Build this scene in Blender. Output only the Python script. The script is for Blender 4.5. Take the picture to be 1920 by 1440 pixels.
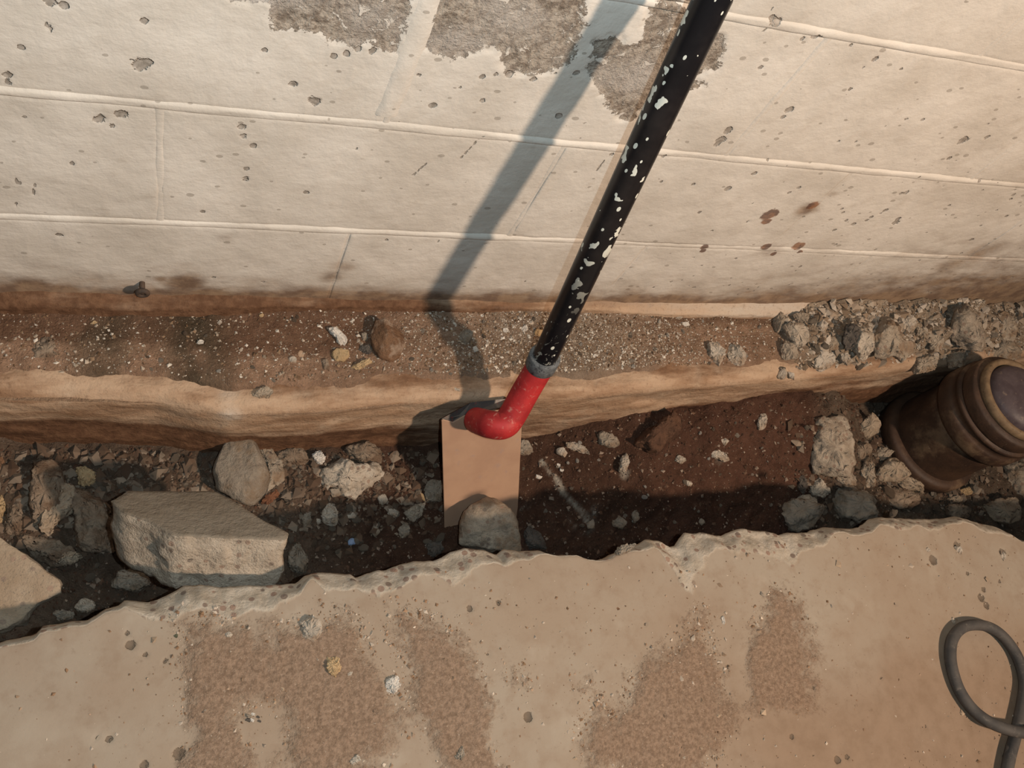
import bpy, math, random
import numpy as np
from mathutils import Vector, Matrix

# ------------------------------------------------------------------ camera, light, exposure
for o in list(bpy.data.objects):
    bpy.data.objects.remove(o)
scn = bpy.context.scene
C = scn.collection

F = 1600.0                                   # focal length in pixels of a 1920 x 1440 frame
CAM = np.array([0.0, -0.606, 1.09])          # wall plane is Y = 0, footing ledge top is Z = 0
_d = np.array([300 - 960, 1500 - 720, F]); _d /= np.linalg.norm(_d)
ZC = -_d
XC = np.array([4750 - 960, 600 - 720, F]); XC = XC - ZC * np.dot(XC, ZC); XC /= np.linalg.norm(XC)
YC = np.cross(ZC, XC)
right = Vector((XC[0], YC[0], ZC[0])); downv = Vector((XC[1], YC[1], ZC[1])); fwd = Vector((XC[2], YC[2], ZC[2]))

cam_data = bpy.data.cameras.new('camera')
cam_data.sensor_width = 36.0
cam_data.lens = 36.0 * F / 1920.0
cam_data.clip_start = 0.01
cam = bpy.data.objects.new('camera', cam_data)
C.objects.link(cam)
m = Matrix.Identity(4)
for i in range(3):
    m[i][0] = right[i]; m[i][1] = -downv[i]; m[i][2] = -fwd[i]; m[i][3] = CAM[i]
cam.matrix_world = m
scn.camera = cam

world = bpy.data.worlds.new('world')
scn.world = world
world.use_nodes = True
bg = world.node_tree.nodes['Background']
bg.inputs[0].default_value = (0.55, 0.72, 0.85, 1)
bg.inputs[1].default_value = 0.045

def point_light(name, loc, energy, color, radius):
    l = bpy.data.lights.new(name, 'POINT')
    l.energy = energy; l.color = color; l.shadow_soft_size = radius
    o = bpy.data.objects.new(name, l); C.objects.link(o); o.location = loc
    return o

# warm work lamp standing on the slab side, to the right of the camera
lamp = bpy.data.lights.new('work_lamp_light', 'SPOT')
lamp.energy = 375.0; lamp.color = (1.0, 0.765, 0.575); lamp.shadow_soft_size = 0.075
lamp.spot_size = math.radians(92); lamp.spot_blend = 1.0
lamp_o = bpy.data.objects.new('work_lamp_light', lamp); C.objects.link(lamp_o)
lamp_o.location = (1.58, -1.86, 2.32)
lamp_o.rotation_euler = (Vector((0.05, 0.0, 0.30)) - Vector(lamp_o.location)).to_track_quat('-Z', 'Y').to_euler()
# the small cool torch of the camera itself, a few centimetres beside the lens
tl = CAM + np.array(right) * 0.060 - np.array(downv) * 0.01
point_light('camera_torch_light', tuple(tl), 19.0, (0.80, 0.97, 1.04), 0.004)

vs = scn.view_settings
vs.view_transform = 'Standard'; vs.look = 'None'; vs.gamma = 1.0; vs.use_curve_mapping = False
vs.exposure = 0.0

# ------------------------------------------------------------------ helpers
def ray(x, y):
    v = np.array([x - 960.0, y - 720.0, F]); return np.array([v @ XC, v @ YC, v @ ZC])
def at_y(x, y, Y): r = ray(x, y); return CAM + r * (Y - CAM[1]) / r[1]
def at_z(x, y, Z): r = ray(x, y); return CAM + r * (Z - CAM[2]) / r[2]
def at_d(x, y, d): return CAM + ray(x, y) * d / F

def _h(ix, iy, iz, seed):
    h = (ix.astype(np.uint32) * np.uint32(374761393) + iy.astype(np.uint32) * np.uint32(668265263)
         + iz.astype(np.uint32) * np.uint32(2147483647 & 1274126177) + np.uint32((seed * 974711) & 0xffffffff))
    h = (h ^ (h >> np.uint32(13))) * np.uint32(1274126177)
    h = h ^ (h >> np.uint32(16))
    h = h * np.uint32(2246822519); h = h ^ (h >> np.uint32(15))
    return (h & np.uint32(0xffffff)).astype(np.float64) / 0xffffff
def vnoise(x, y, z=0.0, seed=0):
    x = np.asarray(x, float); y = np.asarray(y, float); z = np.zeros_like(x) + z
    fx, fy, fz = np.floor(x), np.floor(y), np.floor(z)
    ix, iy, iz = (fx + 10000).astype(np.int64), (fy + 10000).astype(np.int64), (fz + 10000).astype(np.int64)
    tx, ty, tz = x - fx, y - fy, z - fz
    tx = tx * tx * (3 - 2 * tx); ty = ty * ty * (3 - 2 * ty); tz = tz * tz * (3 - 2 * tz)
    r = 0
    for a in (0, 1):
        for b in (0, 1):
            for c in (0, 1):
                w = (tx if a else 1 - tx) * (ty if b else 1 - ty) * (tz if c else 1 - tz)
                r = r + w * _h(ix + a, iy + b, iz + c, seed)
    return r
def fbm(x, y, z=0.0, seed=0, octv=4, gain=0.5):
    s = 0; a = 1.0; t = 0; f = 1.0
    x = np.asarray(x, float); y = np.asarray(y, float); z = np.zeros_like(x) + z
    for k in range(octv):
        s = s + a * vnoise(x * f, y * f, z * f, seed + k * 17); t += a; a *= gain; f *= 2.03
    return s / t
def sm(a, b, x):
    t = np.clip((np.asarray(x, float) - a) / (b - a), 0, 1); return t * t * (3 - 2 * t)
def sd_poly(x, y, poly):
    """signed distance, positive inside"""
    p = np.asarray(poly, float); d = np.full(x.shape, 1e9); ins = np.zeros(x.shape, bool)
    for i in range(len(p)):
        a, b = p[i], p[(i + 1) % len(p)]
        e = b - a; L = e @ e + 1e-12
        t = np.clip(((x - a[0]) * e[0] + (y - a[1]) * e[1]) / L, 0, 1)
        d = np.minimum(d, np.hypot(x - a[0] - t * e[0], y - a[1] - t * e[1]))
        c = ((a[1] > y) != (b[1] > y)) & (x < (b[0] - a[0]) * (y - a[1]) / (b[1] - a[1] + 1e-12) + a[0])
        ins ^= c
    return np.where(ins, d, -d)
def d_line(x, y, pts):
    p = np.asarray(pts, float); d = np.full(x.shape, 1e9)
    for i in range(len(p) - 1):
        a, b = p[i], p[i + 1]; e = b - a; L = e @ e + 1e-12
        t = np.clip(((x - a[0]) * e[0] + (y - a[1]) * e[1]) / L, 0, 1)
        d = np.minimum(d, np.hypot(x - a[0] - t * e[0], y - a[1] - t * e[1]))
    return d

def mesh_from(name, verts, quads=None, tris=None, smooth=True, colors=None, faces=None):
    me = bpy.data.meshes.new(name)
    if faces is not None:
        me.from_pydata([tuple(v) for v in verts], [], faces)
    else:
        verts = np.asarray(verts, np.float32)
        nq = 0 if quads is None else len(quads); nt = 0 if tris is None else len(tris)
        me.vertices.add(len(verts)); me.vertices.foreach_set('co', verts.ravel())
        idx = []; st = []; n = 0
        if nq: idx.append(np.asarray(quads, np.int32).ravel()); st.append(np.arange(nq) * 4)
        if nt: idx.append(np.asarray(tris, np.int32).ravel()); st.append(nq * 4 + np.arange(nt) * 3)
        idx = np.concatenate(idx); st = np.concatenate(st).astype(np.int32)
        me.loops.add(len(idx)); me.loops.foreach_set('vertex_index', idx)
        me.polygons.add(len(st)); me.polygons.foreach_set('loop_start', st)
        me.update(calc_edges=True)
    if colors is not None:
        for cn, arr in colors.items():
            at = me.attributes.new(cn, 'FLOAT_COLOR', 'POINT')
            at.data.foreach_set('color', np.asarray(arr, np.float32).ravel())
    me.validate()
    me.polygons.foreach_set('use_smooth', np.full(len(me.polygons), smooth, bool))
    me.update()
    return me
def obj(name, me, mat=None, parent=None, loc=None):
    o = bpy.data.objects.new(name, me); C.objects.link(o)
    if mat is not None and not me.materials: me.materials.append(mat)
    if loc is not None: o.location = tuple(loc)
    if parent is not None: o.parent = parent
    return o
def tag(o, label=None, cat=None, group=None, kind=None):
    if label: o['label'] = label
    if cat: o['category'] = cat
    if group: o['group'] = group
    if kind: o['kind'] = kind
    return o
def empty(name, loc):
    o = bpy.data.objects.new(name, None); C.objects.link(o); o.location = tuple(loc); o.empty_display_size = 0.05
    return o
def grid_quads(nu, nv, flip=False):
    i = np.arange(nu - 1)[:, None]; j = np.arange(nv - 1)[None, :]
    a = (i * nv + j).ravel(); b = a + nv; c = b + 1; d = a + 1
    q = np.stack([a, b, c, d], 1)
    return q[:, ::-1] if flip else q

# ------------------------------------------------------------------ materials
class NT:
    def __init__(s, name):
        s.m = bpy.data.materials.new(name); s.m.use_nodes = True
        s.t = s.m.node_tree; s.b = s.t.nodes['Principled BSDF']; s.tc = None
    def n(s, typ, **kw):
        k = s.t.nodes.new(typ)
        for a, v in kw.items():
            if a.startswith('i_'):
                key = a[2:]; key = int(key) if key.isdigit() else key
                if hasattr(v, 'is_output') or isinstance(v, bpy.types.NodeSocket): s.t.links.new(v, k.inputs[key])
                else: k.inputs[key].default_value = v
            else: setattr(k, a, v)
        return k
    def link(s, a, b): s.t.links.new(a, b)
    def coord(s, scale=(1, 1, 1), out='Object', rot=(0, 0, 0)):
        if s.tc is None: s.tc = s.n('ShaderNodeTexCoord')
        mp = s.n('ShaderNodeMapping'); s.link(s.tc.outputs[out], mp.inputs[0]); mp.inputs['Scale'].default_value = scale
        mp.inputs['Rotation'].default_value = rot
        return mp.outputs[0]
    def noise(s, scale, detail=4, rough=0.55, vec=None, dist=0.0):
        k = s.n('ShaderNodeTexNoise', i_Scale=scale, i_Detail=detail, i_Roughness=rough, i_Distortion=dist)
        s.link(vec if vec is not None else s.coord(), k.inputs['Vector']); return k.outputs['Fac']
    def voro(s, scale, vec=None, feature='F1', rnd=1.0):
        k = s.n('ShaderNodeTexVoronoi', feature=feature, i_Scale=scale, i_Randomness=rnd)
        s.link(vec if vec is not None else s.coord(), k.inputs['Vector']); return k
    def mp(s, v, a, b, c=0.0, d=1.0, smooth=True):
        k = s.n('ShaderNodeMapRange', interpolation_type='SMOOTHSTEP' if smooth else 'LINEAR', clamp=True)
        s._in(k.inputs[0], v); k.inputs[1].default_value = a; k.inputs[2].default_value = b
        k.inputs[3].default_value = c; k.inputs[4].default_value = d; return k.outputs[0]
    def _in(s, sock, v):
        if isinstance(v, bpy.types.NodeSocket): s.link(v, sock)
        else: sock.default_value = v
    def ma(s, op, a, b=0.0):
        k = s.n('ShaderNodeMath', operation=op); s._in(k.inputs[0], a); s._in(k.inputs[1], b); return k.outputs[0]
    def mix(s, f, a, b, blend='MIX'):
        k = s.n('ShaderNodeMix', data_type='RGBA', blend_type=blend)
        s._in(k.inputs[0], f)
        for q, v in ((6, a), (7, b)):
            if isinstance(v, bpy.types.NodeSocket): s.link(v, k.inputs[q])
            else: k.inputs[q].default_value = (v[0], v[1], v[2], 1)
        return k.outputs[2]
    def attr(s, name):
        k = s.n('ShaderNodeAttribute', attribute_name=name); sp = s.n('ShaderNodeSeparateColor'); s.link(k.outputs['Color'], sp.inputs[0])
        return sp.outputs[0], sp.outputs[1], sp.outputs[2], k.outputs['Alpha'], k.outputs['Color']
    def bump(s, h, strength=0.5, dist=0.002):
        k = s.n('ShaderNodeBump', i_Strength=strength, i_Distance=dist); s.link(h, k.inputs['Height']); s.link(k.outputs[0], s.b.inputs['Normal'])
    def done(s, col, rough=0.85, spec=0.25, metal=0.0):
        s._col(col); s._in(s.b.inputs['Roughness'], rough); s.b.inputs['Specular IOR Level'].default_value = spec
        s._in(s.b.inputs['Metallic'], metal); return s.m
    def _col(s, col):
        if isinstance(col, bpy.types.NodeSocket): s.link(col, s.b.inputs['Base Color'])
        else: s.b.inputs['Base Color'].default_value = (*col, 1)

def mat_wall():
    t = NT('painted_block_wall')
    pe, st, pit, rust, _ = t.attr('mask')
    n1 = t.noise(9, 5); n2 = t.noise(45, 4, 0.6); n3 = t.noise(160, 3, 0.65)
    brush = t.ma('ADD', t.ma('MULTIPLY', t.noise(46, 5, 0.65, t.coord((0.45, 1, 1.7))), 0.6), t.ma('MULTIPLY', t.noise(40, 4, 0.6, t.coord((2.2, 1, 0.4))), 0.35))
    paint = t.mix(t.mp(n1, 0.3, 0.7), (0.665, 0.622, 0.562), (0.545, 0.50, 0.44))
    paint = t.mix(t.mp(n2, 0.55, 0.78, 0, 0.35), paint, (0.44, 0.385, 0.32))
    speck = t.mp(t.noise(150, 4, 0.7), 0.66, 0.78, 0, 0.40)
    paint = t.mix(speck, paint, (0.30, 0.26, 0.21))
    vs_ = t.voro(85, t.coord((0.8, 1, 1.2))); ss_ = t.n('ShaderNodeSeparateColor'); t.link(vs_.outputs['Color'], ss_.inputs[0])
    tiny = t.ma('MULTIPLY', t.ma('LESS_THAN', t.ma('ADD', vs_.outputs['Distance'], t.ma('MULTIPLY', n3, 0.12)), t.ma('MULTIPLY', ss_.outputs[0], 0.40)), t.ma('GREATER_THAN', ss_.outputs[1], 0.66))
    paint = t.mix(t.ma('MULTIPLY', tiny, 0.6), paint, (0.27, 0.235, 0.195))
    # brown ground stain, plus lamp falloff painted in towards the right
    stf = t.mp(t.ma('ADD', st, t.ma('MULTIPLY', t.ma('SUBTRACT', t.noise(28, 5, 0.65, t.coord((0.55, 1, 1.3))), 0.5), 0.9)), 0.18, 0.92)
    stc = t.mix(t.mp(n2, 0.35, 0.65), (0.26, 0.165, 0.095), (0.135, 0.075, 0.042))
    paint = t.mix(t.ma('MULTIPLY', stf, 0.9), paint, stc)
    # chips and pits
    pf = t.mp(t.ma('ADD', pit, t.ma('MULTIPLY', t.ma('SUBTRACT', t.noise(110, 3, 0.6), 0.5), 1.1)), 0.44, 0.60)
    pc = t.mix(t.mp(n3, 0.35, 0.65), (0.34, 0.30, 0.26), (0.15, 0.125, 0.10))
    paint = t.mix(t.ma('MULTIPLY', pf, 0.80), paint, pc)
    rf = t.mp(t.ma('ADD', rust, t.ma('MULTIPLY', t.ma('SUBTRACT', t.noise(90, 4, 0.6), 0.5), 0.55)), 0.45, 0.6)
    paint = t.mix(t.ma('MULTIPLY', rf, 0.85), paint, t.mix(t.mp(n2, 0.4, 0.6), (0.26, 0.12, 0.06), (0.10, 0.05, 0.035)))
    # peeled paint: raw block
    pef = t.mp(t.ma('ADD', pe, t.ma('ADD', t.ma('MULTIPLY', t.ma('SUBTRACT', t.noise(60, 6, 0.75), 0.5), 0.85), t.ma('MULTIPLY', t.ma('SUBTRACT', n3, 0.5), 0.16))), 0.485, 0.515)
    pef = t.ma('MULTIPLY', pef, t.mp(t.noise(62, 5, 0.72, dist=0.8), 0.585, 0.63, 1.0, 0.1))
    raw = t.mix(t.mp(t.noise(130, 4, 0.7), 0.36, 0.64), (0.19, 0.152, 0.12), (0.40, 0.345, 0.285))
    raw = t.mix(t.mp(n1, 0.42, 0.68), raw, (0.44, 0.40, 0.36))
    col = t.mix(pef, paint, raw)
    h = t.ma('ADD', t.ma('MULTIPLY', pef, -1.1), t.ma('MULTIPLY', pf, -0.7))
    h = t.ma('ADD', h, t.ma('MULTIPLY', brush, 0.30))
    h = t.ma('ADD', h, t.ma('MULTIPLY', t.ma('MULTIPLY', t.noise(190, 4, 0.7), pef), 1.5))
    h = t.ma('ADD', h, t.ma('MULTIPLY', n2, 0.45))
    h = t.ma('ADD', h, t.ma('ADD', t.ma('MULTIPLY', n3, 0.22), t.ma('MULTIPLY', tiny, -0.5)))
    t.bump(h, 0.9, 0.0028)
    return t.done(col, t.mp(pef, 0, 1, 0.62, 0.95), 0.25)

def mat_footing():
    t = NT('stained_footing_concrete')
    st, li, _, _, _ = t.attr('mask')
    sv = t.coord((0.28, 1, 1.5))
    n1 = t.noise(22, 6, 0.65, sv); n2 = t.noise(80, 4, 0.6); n3 = t.noise(14, 4)
    c = t.mix(t.mp(n1, 0.34, 0.66), (0.45, 0.32, 0.22), (0.31, 0.192, 0.116))
    c = t.mix(t.mp(n3, 0.52, 0.75, 0, 0.6), c, (0.50, 0.41, 0.31))
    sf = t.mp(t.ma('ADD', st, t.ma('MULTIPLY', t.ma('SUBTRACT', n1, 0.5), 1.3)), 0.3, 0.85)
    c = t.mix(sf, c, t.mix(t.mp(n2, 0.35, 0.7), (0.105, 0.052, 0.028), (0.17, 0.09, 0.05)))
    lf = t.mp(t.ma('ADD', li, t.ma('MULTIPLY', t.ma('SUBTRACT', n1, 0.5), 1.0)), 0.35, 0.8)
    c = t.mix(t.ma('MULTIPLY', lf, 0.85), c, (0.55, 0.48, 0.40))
    c = t.mix(t.mp(n2, 0.62, 0.78, 0, 0.3), c, (0.14, 0.09, 0.055))
    n4 = t.noise(150, 5, 0.75)
    c = t.mix(t.mp(n4, 0.52, 0.72, 0, 0.55), c, t.mix(1.0, c, (0.45, 0.38, 0.33), 'MULTIPLY'))
    t.bump(t.ma('ADD', n1, t.ma('ADD', t.ma('MULTIPLY', n2, 0.8), t.ma('MULTIPLY', n4, 0.5))), 0.8, 0.004)
    return t.done(c, 0.85, 0.2)

def mat_soil():
    t = NT('soil')
    _, _, _, _, col = t.attr('tint')
    n1 = t.noise(60, 5, 0.7); n2 = t.noise(260, 4, 0.7)
    v = t.voro(330)
    c = t.mix(t.mp(n1, 0.3, 0.7, 0, 0.55), col, t.mix(1.0, col, (0.42, 0.36, 0.32), 'MULTIPLY'))
    c = t.mix(t.mp(n2, 0.57, 0.75, 0, 0.5), c, t.mix(1.0, c, (2.1, 2.2, 2.3), 'MULTIPLY'))
    c = t.mix(t.mp(t.noise(340, 2, 0.5), 0.68, 0.76, 0, 0.6), c, (0.34, 0.29, 0.235))
    t.bump(t.ma('ADD', t.ma('MULTIPLY', n1, 1.0), t.ma('MULTIPLY', n2, 0.9)), 1.0, 0.006)
    return t.done(c, 0.95, 0.12)

def mat_slab():
    t = NT('slab_concrete')
    sand, chip, pit, wet, _ = t.attr('mask')
    n1 = t.noise(5, 5, 0.6); n2 = t.noise(38, 5, 0.65); n3 = t.noise(220, 3, 0.7)
    c = t.mix(t.mp(n1, 0.36, 0.64), (0.30, 0.252, 0.198), (0.275, 0.215, 0.160))
    c = t.mix(t.mp(n2, 0.45, 0.75, 0, 0.6), c, (0.235, 0.172, 0.122))
    c = t.mix(t.mp(t.noise(120, 5, 0.75), 0.58, 0.74, 0, 0.5), c, (0.17, 0.12, 0.085))
    c = t.mix(t.mp(t.noise(16, 4, 0.6), 0.55, 0.75, 0, 0.55), c, (0.345, 0.295, 0.235))
    c = t.mix(t.mp(wet, 0.0, 1.0, 0, 0.75), c, t.mix(t.mp(n2, 0.3, 0.7), (0.235, 0.160, 0.108), (0.195, 0.130, 0.085)))
    sf = t.mp(t.ma('ADD', sand, t.ma('MULTIPLY', t.ma('SUBTRACT', t.noise(75, 5, 0.7), 0.5), 1.0)), 0.38, 0.72)
    sc = t.mix(t.mp(t.noise(170, 5, 0.8), 0.36, 0.64), (0.135, 0.086, 0.056), (0.265, 0.182, 0.127))
    sc = t.mix(t.mp(t.noise(420, 2, 0.5), 0.66, 0.74, 0, 0.7), sc, (0.40, 0.32, 0.25))
    c = t.mix(t.ma('MULTIPLY', sf, 0.85), c, sc)
    # broken edge with aggregate
    cf = t.mp(t.ma('ADD', chip, t.ma('MULTIPLY', t.ma('SUBTRACT', n2, 0.5), 0.5)), 0.42, 0.55)
    va = t.voro(95); sp = t.n('ShaderNodeSeparateColor'); t.link(va.outputs['Color'], sp.inputs[0])
    ag = t.ma('MULTIPLY', t.mp(va.outputs['Distance'], 0.34, 0.44, 1, 0), t.mp(sp.outputs[0], 0.62, 0.64))
    cc = t.mix(t.mp(n2, 0.3, 0.7), (0.46, 0.405, 0.335), (0.32, 0.27, 0.21))
    cc = t.mix(ag, cc, t.mix(sp.outputs[1], (0.17, 0.135, 0.11), (0.30, 0.20, 0.15)))
    c = t.mix(cf, c, cc)
    pf = t.mp(t.ma('ADD', pit, t.ma('MULTIPLY', t.ma('SUBTRACT', n3, 0.5), 0.6)), 0.45, 0.6)
    c = t.mix(t.ma('MULTIPLY', pf, 0.8), c, (0.12, 0.09, 0.065))
    t.link(t.mp(t.noise(330, 1, 0.5), 0.74, 0.8), t.n('ShaderNodeMath').inputs[0])
    h = t.ma('ADD', t.ma('MULTIPLY', t.ma('MULTIPLY', t.noise(300, 3, 0.7), sf), 1.0), t.ma('MULTIPLY', n3, 0.12))
    h = t.ma('ADD', h, t.ma('MULTIPLY', t.ma('MULTIPLY', t.noise(130, 5, 0.7), cf), 1.6))
    h = t.ma('ADD', h, t.ma('MULTIPLY', pf, -0.6))
    t.bump(h, 0.8, 0.0025)
    return t.done(c, 0.82, 0.22)

def mat_stone(name, a, b, speck=None, rough=0.88, dirt=None, agg=0.0, scale=45):
    t = NT(name)
    n1 = t.noise(scale, 5, 0.65); n2 = t.noise(scale * 5, 4, 0.7)
    oi = t.n('ShaderNodeObjectInfo')
    c = t.mix(t.mp(n1, 0.33, 0.67), a, b)
    c = t.mix(t.mp(oi.outputs['Random'], 0, 1, 0, 0.45, False), c, t.mix(1.0, c, (0.62, 0.58, 0.54), 'MULTIPLY'))
    if agg:
        va = t.voro(110); sp = t.n('ShaderNodeSeparateColor'); t.link(va.outputs['Color'], sp.inputs[0])
        g = t.ma('MULTIPLY', t.mp(va.outputs['Distance'], 0.30, 0.42, 1, 0), t.mp(sp.outputs[0], 1 - agg, 1 - agg + 0.02))
        c = t.mix(t.ma('MULTIPLY', g, 0.8), c, t.mix(sp.outputs[1], (0.15, 0.125, 0.105), (0.30, 0.20, 0.145)))
        pv = t.voro(260)
        c = t.mix(t.mp(pv.outputs['Distance'], 0.16, 0.22, 0.55, 0), c, (0.13, 0.11, 0.09))
    if dirt:
        c = t.mix(t.mp(t.noise(scale * 0.7, 5, 0.7), 0.48, 0.66, 0, 0.75), c, dirt)
    c = t.mix(t.mp(n2, 0.6, 0.78, 0, 0.4), c, t.mix(1.0, c, (0.45, 0.42, 0.40), 'MULTIPLY'))
    t.bump(t.ma('ADD', n1, t.ma('MULTIPLY', n2, 0.8)), 1.0, 0.004)
    return t.done(c, rough, 0.2)

M = {}
M['wall'] = mat_wall(); M['footing'] = mat_footing(); M['soil'] = mat_soil(); M['slab'] = mat_slab()
M['concrete'] = mat_stone('broken_concrete', (0.43, 0.365, 0.29), (0.29, 0.235, 0.18), agg=0.35)
M['concrete_pale'] = mat_stone('pale_broken_concrete', (0.52, 0.45, 0.365), (0.39, 0.325, 0.255), agg=0.25)
M['mortar'] = mat_stone('crumbly_mortar', (0.44, 0.37, 0.29), (0.27, 0.215, 0.16), agg=0.30, dirt=(0.24, 0.155, 0.095))
M['smooth'] = mat_stone('trowelled_concrete', (0.215, 0.182, 0.142), (0.175, 0.142, 0.106), scale=18)
M['tan_slab'] = mat_stone('tan_concrete', (0.37, 0.30, 0.225), (0.29, 0.22, 0.155), agg=0.2, scale=25)
M['grey'] = mat_stone('grey_stone', (0.33, 0.285, 0.23), (0.25, 0.205, 0.16), dirt=(0.20, 0.14, 0.09))
M['pale'] = mat_stone('pale_stone', (0.52, 0.46, 0.385), (0.40, 0.34, 0.275), dirt=(0.30, 0.21, 0.14))
M['white'] = mat_stone('white_stone', (0.70, 0.66, 0.60), (0.55, 0.50, 0.44))
M['yellow'] = mat_stone('yellow_stone', (0.52, 0.38, 0.22), (0.42, 0.29, 0.16))
M['brown'] = mat_stone('brown_stone', (0.22, 0.125, 0.072), (0.13, 0.07, 0.04), dirt=(0.36, 0.27, 0.20))
M['rubble'] = mat_stone('dirty_rubble', (0.30, 0.235, 0.175), (0.19, 0.135, 0.095), dirt=(0.13, 0.08, 0.05))
M['dark'] = mat_stone('dark_stone', (0.13, 0.115, 0.10), (0.085, 0.07, 0.06))
M['red'] = mat_stone('reddish_stone', (0.24, 0.11, 0.06), (0.16, 0.075, 0.045))
M['blue'] = mat_stone('blue_chip', (0.30, 0.40, 0.60), (0.25, 0.34, 0.52))
M['clod'] = mat_stone('soil_clod', (0.115, 0.06, 0.037), (0.07, 0.037, 0.024))
M['green'] = mat_stone('green_chip', (0.12, 0.13, 0.085), (0.09, 0.09, 0.06))

# ------------------------------------------------------------------ wall of painted blocks
WX0, WX1 = -0.35, 1.95
def wpx(pts): return [(p[0], p[2]) for p in (at_y(x, y, 0.0) for x, y in pts)]
PEEL = [wpx(p) for p in (
    [(430, -60), (440, 4), (505, 8), (507, 20), (505, 53), (593, 60), (620, 77), (667, 90), (697, 83), (733, 100), (747, 97), (763, 43), (773, 0), (785, -60)],
    [(822, -60), (817, 0), (810, 30), (800, 93), (830, 107), (870, 110), (913, 90), (940, 97), (947, 138), (1000, 143), (1047, 123), (1067, 127), (1097, 50), (1100, 0), (1105, -60)],
    [(1101, 131), (1122, 79), (1150, 70), (1175, 85), (1198, 88), (1213, 40), (1222, -60), (1310, -60), (1290, 80), (1230, 180), (1185, 225), (1165, 227), (1145, 205), (1125, 165)],
    [(1335, 60), (1354, 62), (1360, 95), (1345, 128), (1315, 140), (1300, 150), (1322, 160), (1295, 170), (1275, 150), (1310, 60)])]
PITS = [(263, 122, 15), (275, 118, 9), (188, 224, 11), (227, 216, 12), (453, 239, 8), (457, 257, 7), (475, 275, 8), (461, 338, 8), (462, 318, 6),
        (590, 193, 12), (549, 160, 8), (575, 362, 6), (92, 5, 9), (91, 52, 6), (14, 142, 8), (14, 155, 6), (135, 308, 5), (496, 96, 6), (626, 106, 7),
        (812, 200, 8), (905, 190, 6), (1365, 245, 11), (1352, 262, 12), (1345, 270, 8), (1480, 208, 10), (1468, 222, 6), (1245, 292, 8), (1364, 353, 9),
        (1414, 325, 7), (1497, 352, 6), (1805, 264, 14), (1852, 258, 8), (1780, 298, 7), (1700, 362, 8), (1690, 364, 6), (1680, 418, 11), (1683, 412, 9),
        (1600, 422, 8), (1565, 432, 6), (1634, 408, 7), (1625, 414, 6), (1660, 396, 7), (1402, 415, 6), (1310, 398, 6), (1427, 128, 5), (1455, 40, 10),
        (1448, 35, 8), (1530, 70, 9), (1597, 85, 5), (1640, 112, 7), (1730, 224, 5), (1698, 224, 5), (1595, 168, 5), (1573, 267, 5), (1605, 267, 5),
        (1505, 75, 6), (1048, 218, 8), (1300, 345, 6), (1147, 290, 6), (1780, 386, 5), (1820, 450, 8), (1500, 500, 5), (112, 440, 8), (930, 140, 5), (905, 145, 6),
        (700, 96, 8), (672, 92, 7), (650, 102, 7), (1000, 150, 7), (955, 140, 8), (1080, 140, 7), (118, 12, 7), (40, 92, 6), (210, 237, 5), (270, 40, 6),
        (1120, 460, 6), (1440, 300, 4), (865, 165, 4), (1690, 130, 4), (1900, 366, 6), (1895, 374, 6), (380, 398, 5), (400, 520, 5)]
SCR = [((775, 330), (800, 308), 4), ((820, 455), (835, 438), 3), ((905, 255), (865, 297), 3), ((1455, 45), (1430, 60), 4), ((1440, 30), (1450, 15), 2), ((85, 45), (94, 62), 4),
       ((133, 302), (140, 314), 3), ((65, 345), (62, 368), 3), ((1135, 300), (1120, 320), 3), ((27, 330), (33, 345), 2), ((30, 380), (34, 392), 2), ((28, 335), (42, 348), 3)]
STAINS = [(1510, 395, 45, 0.62), (1560, 365, 30, 0.35), (345, 528, 55, 0.75), (300, 522, 20, 0.5), (60, 540, 60, 0.6), (120, 545, 45, 0.6), (1440, 470, 60, 0.35),
          (640, 500, 45, 0.45), (620, 520, 40, 0.5), (1850, 470, 90, 0.4), (1780, 500, 70, 0.35), (420, 445, 35, 0.4), (120, 435, 35, 0.35), (1660, 540, 120, 0.35)]
RUSTS = [(1443, 402, 20), (1437, 415, 12), (1497, 462, 16), (1500, 472, 8), (1320, 463, 11), (1318, 470, 8), (1437, 462, 13), (1450, 476, 8), (1525, 385, 14)]
PITW = [(at_y(x, y, 0), r / F * 0.80) for x, y, r in PITS]
STW = [(at_y(x, y, 0), r / F * 1.05, s) for x, y, r, s in STAINS]
RUW = [(at_y(x, y, 0), r / F * 1.1) for x, y, r in RUSTS]
SCW = [(at_y(*a, 0), at_y(*b, 0), w * 0.5 / F) for a, b, w in SCR]
_r = random.Random(5)
RPIT = [(_r.uniform(-0.3, 1.9), _r.uniform(0.03, 1.0), _r.uniform(0.0008, 0.0024)) for _ in range(150)]
RPIT += [(_r.uniform(0.75, 1.6), _r.uniform(0.05, 0.42), _r.uniform(0.0010, 0.0030)) for _ in range(110)]

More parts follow.
